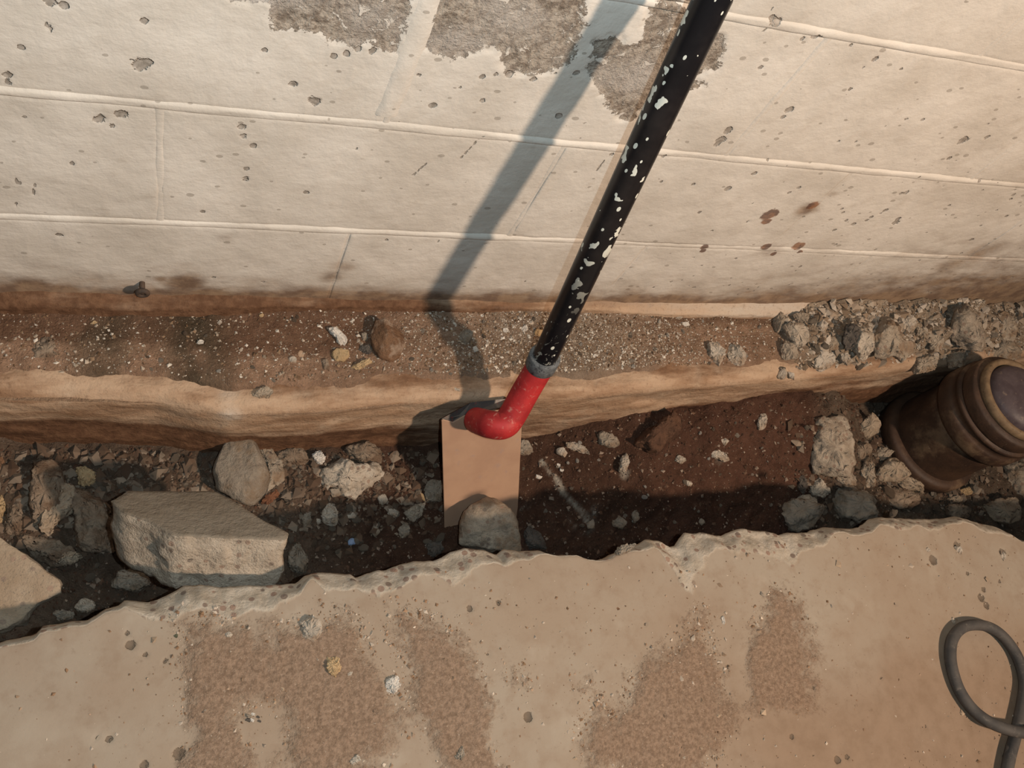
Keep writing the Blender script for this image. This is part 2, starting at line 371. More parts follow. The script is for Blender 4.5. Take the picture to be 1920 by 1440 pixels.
def wall_masks(x, z):
    pe = np.full(x.shape, -1.0)
    for p in PEEL: pe = np.maximum(pe, sd_poly(x, z, p))
    # raw blocks go on above the picture
    up = (z - (0.66 + 0.10 * (fbm(x * 7, z * 7, 0, 3) - 0.5))) * np.where((x > 0.06) & (x < 0.52), 1.0, -1.0)
    pe = np.where(z > 0.66, np.maximum(pe, np.clip(np.minimum(up, np.minimum(x - 0.06, 0.52 - x)), -1, 1)), pe)
    pe = np.clip(0.5 + pe / 0.05, 0, 1)
    pit = np.zeros(x.shape)
    for c, r in PITW: pit = np.maximum(pit, 1 - 0.5 * np.hypot(x - c[0], (z - c[2]) * 0.9) / r)
    for a, b, r in RPIT: pit = np.maximum(pit, 1 - 0.5 * np.hypot(x - a, (z - b)) / r)
    for a, b, w in SCW: pit = np.maximum(pit, 1 - 0.5 * d_line(x, z, [(a[0], a[2]), (b[0], b[2])]) / w)
    pit = np.clip(pit, 0, 1)
    st = 0.75 * sm(0.075, 0.0, z + 0.05 * (fbm(x * 9, z * 9, 0, 8) - 0.5)) + 0.36 * sm(0.19, 0.03, z)
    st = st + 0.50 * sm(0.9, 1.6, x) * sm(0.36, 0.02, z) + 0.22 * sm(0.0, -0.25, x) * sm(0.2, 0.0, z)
    st = st + 0.20 * sm(0.55, 1.3, x) + 0.10 * fbm(x * 5, z * 5, 0, 9)  # grime growing rightwards, also tones down excess lamp brightness in the paint colour
    for c, r, s in STW: st = np.maximum(st, s * sm(r * 1.3, 0, np.hypot(x - c[0], (z - c[2]) * 1.1)) + 0.6 * st)
    ru = np.zeros(x.shape)
    for c, r in RUW: ru = np.maximum(ru, 1 - 0.5 * np.hypot(x - c[0], z - c[2]) / r)
    return np.stack([pe, np.clip(st, 0, 1), pit, np.clip(ru, 0, 1)], -1)

back = empty('wall_back', (0.8, 0.1, 0.0)); tag(back, 'white painted concrete block wall with peeling paint behind the trench', kind='structure')
BL = np.array([0.8, 0.1, 0.0])
JZ = [0.0, 0.196, 0.393, 0.599, 0.803, 1.006, 1.21]
def rows_x(k):
    off = 0.239 if k % 2 == 0 else 0.018
    return [off + 0.4365 * i for i in range(-4, 8)]
jw = 0.0032
for k in range(len(JZ) - 1):
    xs = rows_x(k)
    for i in range(len(xs) - 1):
        x0, x1 = xs[i] + jw * 0.4, xs[i + 1] - jw * 0.4
        z0, z1 = JZ[k] + jw, JZ[k + 1] - jw
        if k == 0: z0 = -0.02
        vis = x1 > -0.3 and x0 < 1.75 and z0 < 0.72
        st = 0.0027 if vis else 0.012
        nu, nv = int((x1 - x0) / st) + 2, int((z1 - z0) / st) + 2
        X, Z = np.meshgrid(np.linspace(x0, x1, nu), np.linspace(z0, z1, nv), indexing='ij')
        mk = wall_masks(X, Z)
        rd = random.Random(k * 50 + i)
        Y = rd.uniform(-0.0005, 0.0006) + 0.0013 * (1 - sm(0.0, 0.005, np.minimum(Z - z0, z1 - Z))) + 0.0006 * (1 - sm(0.0, 0.004, np.minimum(X - x0, x1 - X))) + 0.0026 * (fbm(X * 14, Z * 14, 0, 21) - 0.5) + 0.0012 * (fbm(X * 55, Z * 55, 0, 22, 3) - 0.5)
        Y = Y + 0.0016 * sm(0.46, 0.56, mk[..., 0] + 0.5 * (fbm(X * 70, Z * 70, 0, 31) - 0.5)) * (0.6 + 1.0 * fbm(X * 110, Z * 110, 0, 5)) + 0.0008 * sm(0.4, 0.7, mk[..., 2])
        V = np.stack([X, Y, Z], -1).reshape(-1, 3)
        # turned-in rim so that the block has thickness
        Yb = 0.03
        n = nu * nv
        rim = [(a, 0) for a in range(nu)] + [(nu - 1, b) for b in range(1, nv)] + [(a, nv - 1) for a in range(nu - 2, -1, -1)] + [(0, b) for b in range(nv - 2, 0, -1)]
        ri = np.array([a * nv + b for a, b in rim])
        RV = V[ri].copy(); RV[:, 1] = Yb
        q = grid_quads(nu, nv)
        m_ = len(ri); a = np.arange(m_); b = (a + 1) % m_
        q2 = np.stack([ri[a], n + a, n + b, ri[b]], 1)
        V = np.concatenate([V, RV]); mk2 = np.concatenate([mk.reshape(-1, 4), mk.reshape(-1, 4)[ri]])
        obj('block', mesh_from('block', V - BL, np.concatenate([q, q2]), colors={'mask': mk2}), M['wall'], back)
# beds of mortar between the courses, painted over and a little proud; backing behind everything
def bead(p_of_t, npts, half, proud, name, seed, vertical=False):
    t = np.linspace(0, 1, npts); s = np.linspace(-1, 1, 7)
    T, S = np.meshgrid(t, s, indexing='ij')
    px, pz = p_of_t(T)
    w = half * (0.75 + 0.6 * fbm(T * npts / 14, T * 0, 0, seed)); hgt = proud * np.clip(2.6 * fbm(T * npts / 22, 0.4 * S, 0, seed + 3) - 0.45 + 0.5 * (fbm(T * npts / 4, S * 2, 0, seed + 5) - 0.5), -0.2, 1.6)
    wob = 0.0022 * (fbm(T * npts / 40, T * 0, 2, seed) - 0.5)
    X = px + (S * w + wob if vertical else 0); Z = pz + (0 if vertical else S * w + wob)
    Y = 0.0015 - (hgt + 0.0015) * np.sqrt(np.clip(1 - S * S, 0, 1))
    V = np.stack([X, Y, Z], -1).reshape(-1, 3)
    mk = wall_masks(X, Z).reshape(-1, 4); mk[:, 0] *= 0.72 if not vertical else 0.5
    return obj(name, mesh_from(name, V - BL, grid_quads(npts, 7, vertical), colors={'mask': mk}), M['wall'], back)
for k in range(1, len(JZ) - 1):
    bead(lambda T, z=JZ[k]: (-1.5 + 4.4 * T, z + 0 * T), 900, 0.0058, 0.0018, 'mortar_joint', 40 + k)
for k in range(len(JZ) - 1):
    for x in rows_x(k)[1:-1]:
        bead(lambda T, x=x, k=k: (x + 0 * T, JZ[k] + 0.004 + (JZ[k + 1] - JZ[k] - 0.008) * T), 60, 0.0048, -0.0002, 'mortar_joint', int(90 + k * 13 + x * 7) % 1000, True)
bead(lambda T: (0.236 + 0.004 * np.sin(T * 5) + 0 * T, 0.41 + 0.36 * T), 120, 0.0115, 0.0012, 'mortar_joint', 777, True)
def box_mesh(name, lo, hi):
    x0, y0, z0 = lo; x1, y1, z1 = hi
    v = [(x0, y0, z0), (x1, y0, z0), (x1, y1, z0), (x0, y1, z0), (x0, y0, z1), (x1, y0, z1), (x1, y1, z1), (x0, y1, z1)]
    f = [(0, 3, 2, 1), (4, 5, 6, 7), (0, 1, 5, 4), (1, 2, 6, 5), (2, 3, 7, 6), (3, 0, 4, 7)]
    return mesh_from(name, v, faces=f, smooth=False)
obj('wall_core', box_mesh('wall_core', (-2.3, -0.093, -0.4), (2.1, 0.1, 1.21)), M['concrete'], back)

# ------------------------------------------------------------------ footing ledge
_edge_px = [(-150, 742), (0, 742), (150, 745), (300, 748), (360, 760), (430, 772), (600, 768), (760, 752), (960, 747), (1120, 740), (1300, 722), (1450, 712), (1640, 694), (1760, 682), (1920, 664)]
_e = np.array([at_z(x, y, 0.0) for x, y in _edge_px])
def ledge_y(x): return np.interp(x, _e[:, 0], _e[:, 1])
xs = np.arange(-1.4, 2.9, 0.005)
prof = []          # (fraction of ledge depth, drop, kind)
S_top = np.linspace(0, 1, 26); S_rnd = np.linspace(0, 1, 14)[1:]; S_face = np.linspace(0, 1, 60)[1:]
rows = []
for x in [xs]:
    ye = ledge_y(xs); R = 0.018 + 0.012 * sm(0.1, -0.1, xs)
    for s in S_top: rows.append((0.02 + (ye + R - 0.02) * s, np.zeros_like(xs)))
    for s in S_rnd: rows.append((ye + R - R * np.sin(s * math.pi / 2), -R + R * np.cos(s * math.pi / 2)))
    for s in S_face: rows.append((ye - 0.012 * s, -R - 0.33 * s))
Y = np.stack([r[0] for r in rows], 1); Z = np.stack([r[1] for r in rows], 1)
X = np.repeat(xs[:, None], Y.shape[1], 1)
dn = 0.016 * (fbm(X * 9, Y * 20, Z * 22, 51, 4) - 0.5) + 0.003 * (fbm(X * 60, Y * 60, Z * 80, 52) - 0.5)
Z = Z + dn * sm(0.0, -0.12, Y); Y = Y - dn * sm(-0.005, -0.03, Z)
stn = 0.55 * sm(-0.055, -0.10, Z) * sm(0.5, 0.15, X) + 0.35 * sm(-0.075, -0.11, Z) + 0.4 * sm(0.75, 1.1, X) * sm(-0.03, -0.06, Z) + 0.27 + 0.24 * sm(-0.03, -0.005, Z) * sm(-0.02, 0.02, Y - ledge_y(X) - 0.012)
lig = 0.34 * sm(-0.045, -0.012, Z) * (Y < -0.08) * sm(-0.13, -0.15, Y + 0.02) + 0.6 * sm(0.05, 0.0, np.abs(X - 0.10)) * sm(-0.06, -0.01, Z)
mk = np.stack([stn, np.clip(lig, 0, 1), 0 * X, 0 * X], -1).reshape(-1, 4)
fo = obj('footing_ledge', mesh_from('footing_ledge', np.stack([X, Y, Z], -1).reshape(-1, 3), grid_quads(X.shape[0], X.shape[1], True), colors={'mask': mk}), M['footing'])
tag(fo, 'brown stained concrete footing ledge running along the base of the wall', kind='structure')
# rounded cement cove at the foot of the wall
sp = np.linspace(0, 1, 22); xs2 = np.arange(-1.4, 2.9, 0.004)
X, S = np.meshgrid(xs2, sp, indexing='ij')
pr = (0.007 + 0.008 * sm(0.55, 0.9, X) + 0.007 * sm(0.35, 0.0, X)) * (0.7 + 0.6 * fbm(X * 5, S, 0, 61)); hh = 0.028 + 0.006 * sm(0.4, 0.1, X) + 0.016 * (fbm(X * 12, 0 * S, 3, 62, 4) - 0.5)
Zc_ = hh * (1 - S) - 0.006 * sm(0.9, 1.0, S)
Yc_ = 0.003 - (pr + 0.003) * sm(0.0, 0.42, S) ** 0.8 - 0.004 * S + 0.0045 * (fbm(X * 30, Zc_ * 40, 0, 63) - 0.5)
mk = np.stack([0.40 + 0.34 * sm(0.62, 0.30, X) + 0.2 * sm(0.62, 0.30, X) * sm(0.1, 0.6, S) + 0.35 * sm(0.55, 1.0, S), 0.22 + 0.45 * sm(0.5, 0.95, X) * sm(0.9, 0.5, S) + 0 * X, 0 * X, 0 * X], -1).reshape(-1, 4)
cv = obj('trim_1', mesh_from('trim_1', np.stack([X, Yc_, Zc_], -1).reshape(-1, 3), grid_quads(X.shape[0], X.shape[1], True), colors={'mask': mk}), M['footing'])
tag(cv, 'rough cement cove between wall and footing', kind='structure')

# ------------------------------------------------------------------ slab edge, ground heights
SLAB_Z = 0.08
_spx = [(-200, 1240), (0, 1200), (66, 1179), (77, 1168), (139, 1158), (160, 1157), (197, 1137), (219, 1131), (233, 1120), (277, 1124), (292, 1120), (321, 1107), (346, 1089), (379, 1087),
        (412, 1096), (470, 1093), (510, 1091), (558, 1086), (576, 1071), (600, 1067), (640, 1069), (662, 1067), (673, 1075), (746, 1055), (782, 1046), (819, 1046), (852, 1029), (877, 1022),
        (914, 1024), (939, 1033), (954, 1022), (983, 1027), (1023, 1026), (1048, 1035), (1078, 1033), (1103, 1044), (1140, 1042), (1183, 1022), (1227, 1005), (1253, 1009), (1269, 1018),
        (1278, 1015), (1297, 991), (1329, 991), (1366, 998), (1388, 987), (1417, 986), (1472, 996), (1530, 991), (1559, 982), (1588, 984), (1625, 984), (1647, 965), (1665, 964), (1712, 967),
        (1760, 969), (1803, 964), (1847, 973), (1887, 985), (1909, 1002), (1960, 1012), (2100, 1000)]
_s = np.array([at_z(x, y, SLAB_Z - 0.004) for x, y in _spx]); _s = _s[np.argsort(_s[:, 0])]
def slab_y(x):
    return np.interp(x, _s[:, 0], _s[:, 1]) + 0.004 * (fbm(x * 60, 0 * x, 0, 71, 3) - 0.5)
# trench bottom: height beside the footing and beside the slab, along x
_tf = np.array([(-1.5, -.16), (-0.2, -.145), (0.1, -.145), (0.25, -.155), (0.4, -.175), (0.55, -.165), (0.68, -.125), (0.78, -.100), (0.95, -.085), (1.1, -.075), (1.22, -.085), (1.32, -.15), (1.5, -.19), (1.7, -.18), (2.9, -.15)])
_ts = np.array([(-1.5, -.22), (-0.2, -.20), (0.1, -.20), (0.25, -.20), (0.4, -.22), (0.6, -.22), (0.8, -.20), (1.0, -.19), (1.2, -.17), (1.5, -.17), (2.9, -.2)])
def soil_z(x, y):
    t = sm(-0.15, -0.40, y)
    z = np.interp(x, _tf[:, 0], _tf[:, 1]) * (1 - t) + np.interp(x, _ts[:, 0], _ts[:, 1]) * t
    z = z + 0.035 * (fbm(x * 8, y * 8, 0, 81, 4) - 0.5) + 0.022 * (fbm(x * 34, y * 34, 0, 82, 4) - 0.5) + 0.008 * (fbm(x * 110, y * 110, 0, 86, 3) - 0.5)
    bank = sm(-0.010, -0.045, y - slab_y(np.asarray(x, float)))
    return z * (1 - bank) + (-0.024) * bank
def ledge_soil_z(x, y):
    edge = ledge_y(x)
    u = sm(0.0, 0.040, y - edge + 0.006 - 0.026 * fbm(x * 16, y * 16, 0, 96, 4))
    return -0.014 + 0.017 * u + u * (0.010 * (fbm(x * 14, y * 14, 0, 91, 4) - 0.35) + 0.006 * (fbm(x * 60, y * 60, 0, 92, 3) - 0.5) + 0.006 * sm(-0.03, 0.0, y)
           + 0.034 * sm(1.02, 1.16, x) * (0.4 + 1.3 * fbm(x * 30, y * 30, 0, 95, 3)))
def ground(x, y):
    x = np.asarray(x, float); y = np.asarray(y, float)
    return np.where(y > ledge_y(x), np.maximum(0.0, ledge_soil_z(x, y)), np.where(y < slab_y(x), SLAB_Z, soil_z(x, y)))
def hit(px, py):
    r = ray(px, py); r = r / np.linalg.norm(r)
    t = np.arange(0.7, 2.6, 0.002)
    P = CAM[None] + t[:, None] * r[None]
    g = ground(P[:, 0], P[:, 1])
    k = np.argmax((P[:, 2] < g) | (P[:, 1] > 0.0))
    return P[k]

# trench soil
xs = np.concatenate([np.arange(-1.4, -0.35, 0.03), np.arange(-0.35, 1.9, 0.0034), np.arange(1.9, 2.9, 0.03)])
ys = np.arange(-0.56, -0.105, 0.0034)
X, Y = np.meshgrid(xs, ys, indexing='ij'); Z = soil_z(X, Y)
n = fbm(X * 10, Y * 10, 0, 83, 4)
col = np.array([0.075, 0.040, 0.027])[None, None] * (0.65 + 0.75 * n[..., None])
redbank = sm(0.72, 0.85, X) * sm(1.2, 1.05, X)
col = col * (1 - 0.6 * redbank[..., None]) + 0.6 * redbank[..., None] * np.array([0.118, 0.058, 0.039]) * (0.7 + 0.6 * n[..., None])
left = sm(0.36, 0.15, X) * 0.7 + sm(1.12, 1.22, X)
col = col * (1 - left[..., None]) + left[..., None] * np.array([0.15, 0.112, 0.082]) * (0.5 + 1.0 * n[..., None])
streak = [hit(*p)[:2] for p in ((1015, 865), (1045, 900), (1062, 930), (1085, 955), (1100, 975))]
ds = d_line(X, Y, streak) + 0.006 * (fbm(X * 60, Y * 60, 0, 84) - 0.5)
w = (sm(0.0065, 0.001, ds) * sm(0.30, 0.62, fbm(X * 90, Y * 90, 0, 88)) * 0.95)[..., None]
for c_, r_ in (((1240, 858), 0.012), ((1095, 975), 0.03), ((985, 960), 0.02), ((1170, 890), 0.012), ((1345, 855), 0.02)):
    h_ = hit(*c_); w = np.maximum(w, 0.6 * (sm(r_, r_ * 0.2, np.hypot(X - h_[0], Y - h_[1])) * sm(0.45, 0.6, fbm(X * 45, Y * 45, 0, 85)))[..., None])
col = col * (1 - w) + w * np.array([0.46, 0.42, 0.35])
tint = np.concatenate([col, np.ones(X.shape + (1,))], -1).reshape(-1, 4)
so = obj('trench_soil', mesh_from('trench_soil', np.stack([X, Y, Z], -1).reshape(-1, 3), grid_quads(*X.shape), colors={'tint': tint}), M['soil'])
tag(so, 'dark reddish brown soil on the bottom of the trench', 'soil', kind='stuff')

# soil lying on the ledge
xs = np.concatenate([np.arange(-1.4, -0.35, 0.03), np.arange(-0.35, 1.9, 0.0032), np.arange(1.9, 2.9, 0.03)])
sv = np.linspace(0, 1, 48)
X, S = np.meshgrid(xs, sv, indexing='ij')
Y = -0.001 + (ledge_y(X) + 0.001) * S
Z = ledge_soil_z(X, Y)
n = fbm(X * 11, Y * 16, 0, 93, 5)
col = np.array([0.325, 0.208, 0.140])[None, None] * (0.7 + 0.6 * n[..., None])
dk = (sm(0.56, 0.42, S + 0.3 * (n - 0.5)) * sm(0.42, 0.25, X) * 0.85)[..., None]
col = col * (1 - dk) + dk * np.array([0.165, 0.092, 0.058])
g_ = (np.exp(-((X - 0.60) / 0.17) ** 2) * 0.75)[..., None]
col = col * (1 - g_) + g_ * np.array([0.265, 0.215, 0.165]) * (0.7 + 0.6 * n[..., None])
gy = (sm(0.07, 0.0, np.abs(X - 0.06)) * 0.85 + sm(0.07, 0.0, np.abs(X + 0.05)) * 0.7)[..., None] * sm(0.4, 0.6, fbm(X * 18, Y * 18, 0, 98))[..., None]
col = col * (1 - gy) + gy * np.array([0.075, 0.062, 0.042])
rb = (sm(0.0, 1.0, (X - 1.0) / 0.12))[..., None]
col = col * (1 - rb) + rb * np.array([0.36, 0.285, 0.21]) * (0.6 + 0.8 * n[..., None])
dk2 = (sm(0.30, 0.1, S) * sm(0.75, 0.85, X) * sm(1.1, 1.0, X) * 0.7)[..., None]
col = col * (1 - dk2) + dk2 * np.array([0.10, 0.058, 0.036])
fe = (sm(0.035, 0.004, Y - ledge_y(X) + 0.012 * (n - 0.5)) * (1 - rb[..., 0]) * 0.85)[..., None]
col = col * (1 - fe) + fe * np.array([0.35, 0.24, 0.16])
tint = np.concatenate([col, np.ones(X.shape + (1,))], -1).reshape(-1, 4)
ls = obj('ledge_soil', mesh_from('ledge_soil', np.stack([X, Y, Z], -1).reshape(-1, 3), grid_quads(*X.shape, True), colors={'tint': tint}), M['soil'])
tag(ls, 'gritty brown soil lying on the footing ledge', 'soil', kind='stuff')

# ------------------------------------------------------------------ floor slab with broken edge
def spx(pts): return [tuple(at_z(x, y, SLAB_Z)[:2]) for x, y in pts]
SAND = [spx(p) for p in (
    [(340, 1165), (400, 1150), (470, 1195), (505, 1205), (512, 1165), (560, 1165), (640, 1140), (672, 1150), (690, 1200), (700, 1240), (720, 1265), (735, 1330), (735, 1400), (700, 1460), (560, 1460), (548, 1380), (520, 1330), (455, 1320), (440, 1360), (465, 1405), (480, 1460), (380, 1460), (390, 1380), (355, 1330), (350, 1290), (345, 1240)],
    [(728, 1138), (775, 1133), (804, 1146), (855, 1175), (881, 1208), (892, 1244), (910, 1270), (910, 1310), (903, 1350), (920, 1400), (960, 1460), (880, 1460), (800, 1380), (745, 1355), (760, 1300), (757, 1255), (724, 1182)],
    [(1085, 1340), (1130, 1300), (1150, 1330), (1180, 1275), (1240, 1235), (1280, 1190), (1310, 1130), (1330, 1150), (1345, 1250), (1360, 1330), (1350, 1400), (1320, 1460), (1100, 1460), (1075, 1390)],
    [(955, 1265), (975, 1248), (995, 1280), (975, 1275)],
    [(1080, 1290), (1110, 1285), (1125, 1300), (1090, 1310)],
    [(1420, 1150), (1450, 1110), (1500, 1130), (1515, 1180), (1515, 1260), (1500, 1320), (1420, 1310), (1415, 1220)])]
CHIPW = np.array([(0, 12), (200, 14), (320, 34), (450, 42), (545, 30), (580, 14), (600, 34), (660, 26), (700, 36), (800, 34), (840, 44), (920, 36), (970, 40), (1010, 16), (1080, 10), (1160, 8), (1230, 24), (1265, 80), (1310, 84), (1350, 50), (1420, 44), (1500, 58), (1560, 30), (1640, 20), (1720, 34), (1800, 22), (1860, 30), (1920, 18)], float)
_cx = np.array([at_z(a, 1030, SLAB_Z)[0] for a in CHIPW[:, 0]])
xs = np.concatenate([np.arange(-2.0, -0.3, 0.03), np.arange(-0.3, 1.75, 0.003), np.arange(1.75, 3.4, 0.03)])
vv = np.concatenate([np.arange(0, 0.42, 0.003), np.arange(0.43, 0.7, 0.02), np.arange(0.75, 2.6, 0.2)])
X, V = np.meshgrid(xs, vv, indexing='ij')
Y = slab_y(X) - V
cw = np.interp(X, _cx, CHIPW[:, 1]) / F * 1.2
cn = fbm(X * 26, Y * 26, 0, 101, 4)
chipf = 1 - V / (cw * (0.45 + 1.1 * cn))            # >0 inside the broken zone
chip = np.clip(0.5 + 0.9 * chipf, 0, 1)
drop = sm(0.0, 1.0, chipf) * (0.012 + 0.014 * fbm(X * 40, Y * 40, 0, 102, 4)) + 0.004 * sm(0.004, 0.0, V)
Z = SLAB_Z - drop + 0.003 * (fbm(X * 5, Y * 5, 0, 103, 3) - 0.5)
sd = np.full(X.shape, -1.0)
for p in SAND: sd = np.maximum(sd, sd_poly(X, Y, p))
sand = np.clip(0.47 + (sd + 0.045 * (fbm(X * 22, Y * 22, 0, 107, 4) - 0.5)) / 0.085 - 0.3 * (V > 0.42), 0, 1)
sand = np.clip(sand + 0.34 * sm(0.48, 0.72, fbm(X * 9, Y * 9, 0, 108, 4)) * sm(0.12, 0.2, V), 0, 1)
Z = Z + 0.0025 * sm(0.45, 0.7, sand) * (0.5 + fbm(X * 90, Y * 90, 0, 104, 3))
wet = np.clip(sm(0.1, 0.30, V) * sm(0.5, 0.8, X) * 0.9 + sm(0.10, 0.25, V) * sm(-0.03, -0.12, X) * 0.8 + sm(0.45, 0.75, fbm(X * 6, Y * 6, 0, 105)) * 0.5, 0, 1)
pit = np.zeros(X.shape)
_r = random.Random(9)
SP = [(at_z(x, y, SLAB_Z), r / F * 1.15) for x, y, r in ((881, 1141, 6), (1750, 1050, 11), (245, 1209, 7), (272, 1228, 4), (238, 1187, 4), (310, 1239, 4), (205, 1386, 5), (335, 1413, 9), (270, 1435, 6), (1795, 1024, 10),
                                                    (1880, 1036, 9), (1840, 1120, 9), (1850, 1135, 8), (1845, 1105, 6), (935, 1130, 5), (1430, 1336, 5), (1365, 1250, 4), (1525, 1290, 4), (1570, 1425, 7), (1588, 1420, 5), (1485, 1382, 5), (1815, 1075, 5), (1875, 1090, 4), (1210, 1170, 3), (990, 1345, 8), (915, 1227, 3))]
for c, r in SP: pit = np.maximum(pit, 1 - 0.5 * np.hypot(X - c[0], Y - c[1]) / r)
for _ in range(90):
    a, b, r = _r.uniform(-0.2, 1.5), _r.uniform(-0.95, -0.42), _r.uniform(0.001, 0.0026)
    pit = np.maximum(pit, 1 - 0.5 * np.hypot(X - a, Y - b) / r)
pit = np.clip(pit, 0, 1); Z = Z - 0.004 * sm(0.45, 0.9, pit)
mk = np.stack([sand, chip, pit, wet], -1)
# broken face below the edge (and underside)
dd = np.linspace(0, 1, 26)[1:]
XF, DF = np.meshgrid(xs, dd, indexing='ij')
z0 = Z[:, :1]
ZF = z0 - DF * (0.10 - (SLAB_Z - z0))
YF = slab_y(XF) - 0.030 * DF + 0.016 * (fbm(XF * 30, DF * 4, 0, 106, 4) - 0.5) * sm(0, 0.15, DF)
mkf = np.zeros(XF.shape + (4,)); mkf[..., 1] = 1
XA = np.concatenate([XF[:, ::-1], X], 1); YA = np.concatenate([YF[:, ::-1], Y], 1); ZA = np.concatenate([ZF[:, ::-1], Z], 1)
mka = np.concatenate([mkf[:, ::-1], mk], 1).reshape(-1, 4)
fl = obj('floor', mesh_from('floor', np.stack([XA, YA, ZA], -1).reshape(-1, 3), grid_quads(*XA.shape, True), colors={'mask': mka}), M['slab'])
tag(fl, 'tan concrete floor slab with a ragged broken edge along the trench', kind='structure')

# ------------------------------------------------------------------ digging tool leaning on the wall
def tube(path, radii, seg=24, cap0=True, cap1=True):
    P = np.asarray(path, float); R = np.asarray(radii, float); n = len(P)
    T = np.gradient(P, axis=0); T /= np.linalg.norm(T, axis=1)[:, None]
    up = np.array([0.3, 0.2, 0.9]); N = np.cross(T[0], up); N /= np.linalg.norm(N)
    V = []; 
    for i in range(n):
        N = N - T[i] * (N @ T[i]); N /= np.linalg.norm(N); B = np.cross(T[i], N)
        a = np.arange(seg) / seg * 2 * math.pi
        V.append(P[i] + R[i] * (np.cos(a)[:, None] * N + np.sin(a)[:, None] * B))
    V = np.concatenate(V)
    q = []
    i = np.arange(n - 1)[:, None] * seg; j = np.arange(seg)[None]; j2 = (j + 1) % seg
    q = np.stack([(i + j), (i + j2), (i + seg + j2), (i + seg + j)], -1).reshape(-1, 4)
    tr = []
    if cap0: V = np.concatenate([V, P[:1]]); k = len(V) - 1; tr += [(k, (s + 1) % seg, s) for s in range(seg)]
    if cap1: V = np.concatenate([V, P[-1:]]); k = len(V) - 1; o_ = (n - 1) * seg; tr += [(k, o_ + s, o_ + (s + 1) % seg) for s in range(seg)]
    return V, q, (np.array(tr) if tr else None)
def catmull(pts, n=12):
    p = [np.asarray(a, float) for a in pts]; p = [2 * p[0] - p[1]] + p + [2 * p[-1] - p[-2]]; out = []
    for i in range(1, len(p) - 2):
        for k in range(n):
            t = k / n
            out.append(0.5 * ((2 * p[i]) + (-p[i - 1] + p[i + 1]) * t + (2 * p[i - 1] - 5 * p[i] + 4 * p[i + 1] - p[i + 2]) * t * t + (-p[i - 1] + 3 * p[i] - 3 * p[i + 1] + p[i + 2]) * t ** 3))
    out.append(p[-2]); return np.array(out)

def mat_handle():
    t = NT('black_painted_steel')
    n = t.noise(26, 4, 0.6)
    c = t.mix(t.mp(n, 0.45, 0.75), (0.006, 0.006, 0.008), (0.016, 0.014, 0.015))
    sx = t.n('ShaderNodeSeparateXYZ'); t.link(t.coord(), sx.inputs[0]); z = sx.outputs[2]
    nz = t.n('ShaderNodeTexNoise', i_Scale=60.0, i_Detail=2.0); t.link(t.coord(), nz.inputs['Vector'])
    va_ = t.n('ShaderNodeVectorMath', operation='MULTIPLY_ADD'); t.link(nz.outputs['Color'], va_.inputs[0]); va_.inputs[1].default_value = (0.022, 0.022, 0.022); t.link(t.coord((1, 1, 0.55)), va_.inputs[2])
    v1 = t.voro(62, va_.outputs[0]); s1 = t.n('ShaderNodeSeparateColor'); t.link(v1.outputs['Color'], s1.inputs[0])
    big = t.ma('MULTIPLY', t.ma('LESS_THAN', t.ma('ADD', v1.outputs['Distance'], t.ma('MULTIPLY', t.ma('SUBTRACT', t.noise(140, 2), 0.5), 0.22)), t.ma('MULTIPLY', s1.outputs[0], 0.40)), t.ma('GREATER_THAN', s1.outputs[1], 0.42))
    big = t.ma('MULTIPLY', big, t.mp(z, 0.42, 0.62))
    v2 = t.voro(120, t.coord((1, 1, 0.55), rot=(0.5, 0.3, 0))); s2 = t.n('ShaderNodeSeparateColor'); t.link(v2.outputs['Color'], s2.inputs[0])
    sm_ = t.ma('MULTIPLY', t.ma('LESS_THAN', v2.outputs['Distance'], t.ma('MULTIPLY', s2.outputs[0], 0.30)), t.ma('GREATER_THAN', s2.outputs[1], 0.62))
    v3 = t.noise(150, 3, 0.6, t.coord((1, 1, 0.5), rot=(0.7, 0.2, 0.4)), 1.5)
    scr = t.ma('MULTIPLY', t.mp(v3, 0.615, 0.635), t.mp(z, 0.46, 0.24))
    f = t.ma('MAXIMUM', big, t.ma('MAXIMUM', sm_, scr))
    c = t.mix(f, c, (0.66, 0.66, 0.58))
    return t.done(c, t.mp(f, 0, 1, 0.36, 0.8), 0.4)
def mat_simple(name, a, b, scale, rough=0.6, metal=0.0, spec=0.3, wear=None, wr=(0.58, 0.68), bump=0.3):
    t = NT(name)
    n = t.noise(scale, 5, 0.65)
    c = t.mix(t.mp(n, 0.3, 0.7), a, b)
    if wear: c = t.mix(t.mp(t.noise(scale * 2.3, 5, 0.75, dist=0.6), wr[0], wr[1], 0, 0.9), c, wear)
    t.bump(t.noise(scale * 4, 3), bump, 0.001)
    return t.done(c, rough, spec, metal)
M['handle'] = mat_handle()
M['red_paint'] = mat_simple('dusty_red_paint', (0.43, 0.028, 0.028), (0.28, 0.018, 0.020), 38, 0.55, wear=(0.50, 0.23, 0.19), wr=(0.55, 0.72))
M['collar'] = mat_simple('grey_collar', (0.15, 0.16, 0.165), (0.08, 0.085, 0.09), 120, 0.6, wear=(0.02, 0.02, 0.024), wr=(0.54, 0.6))
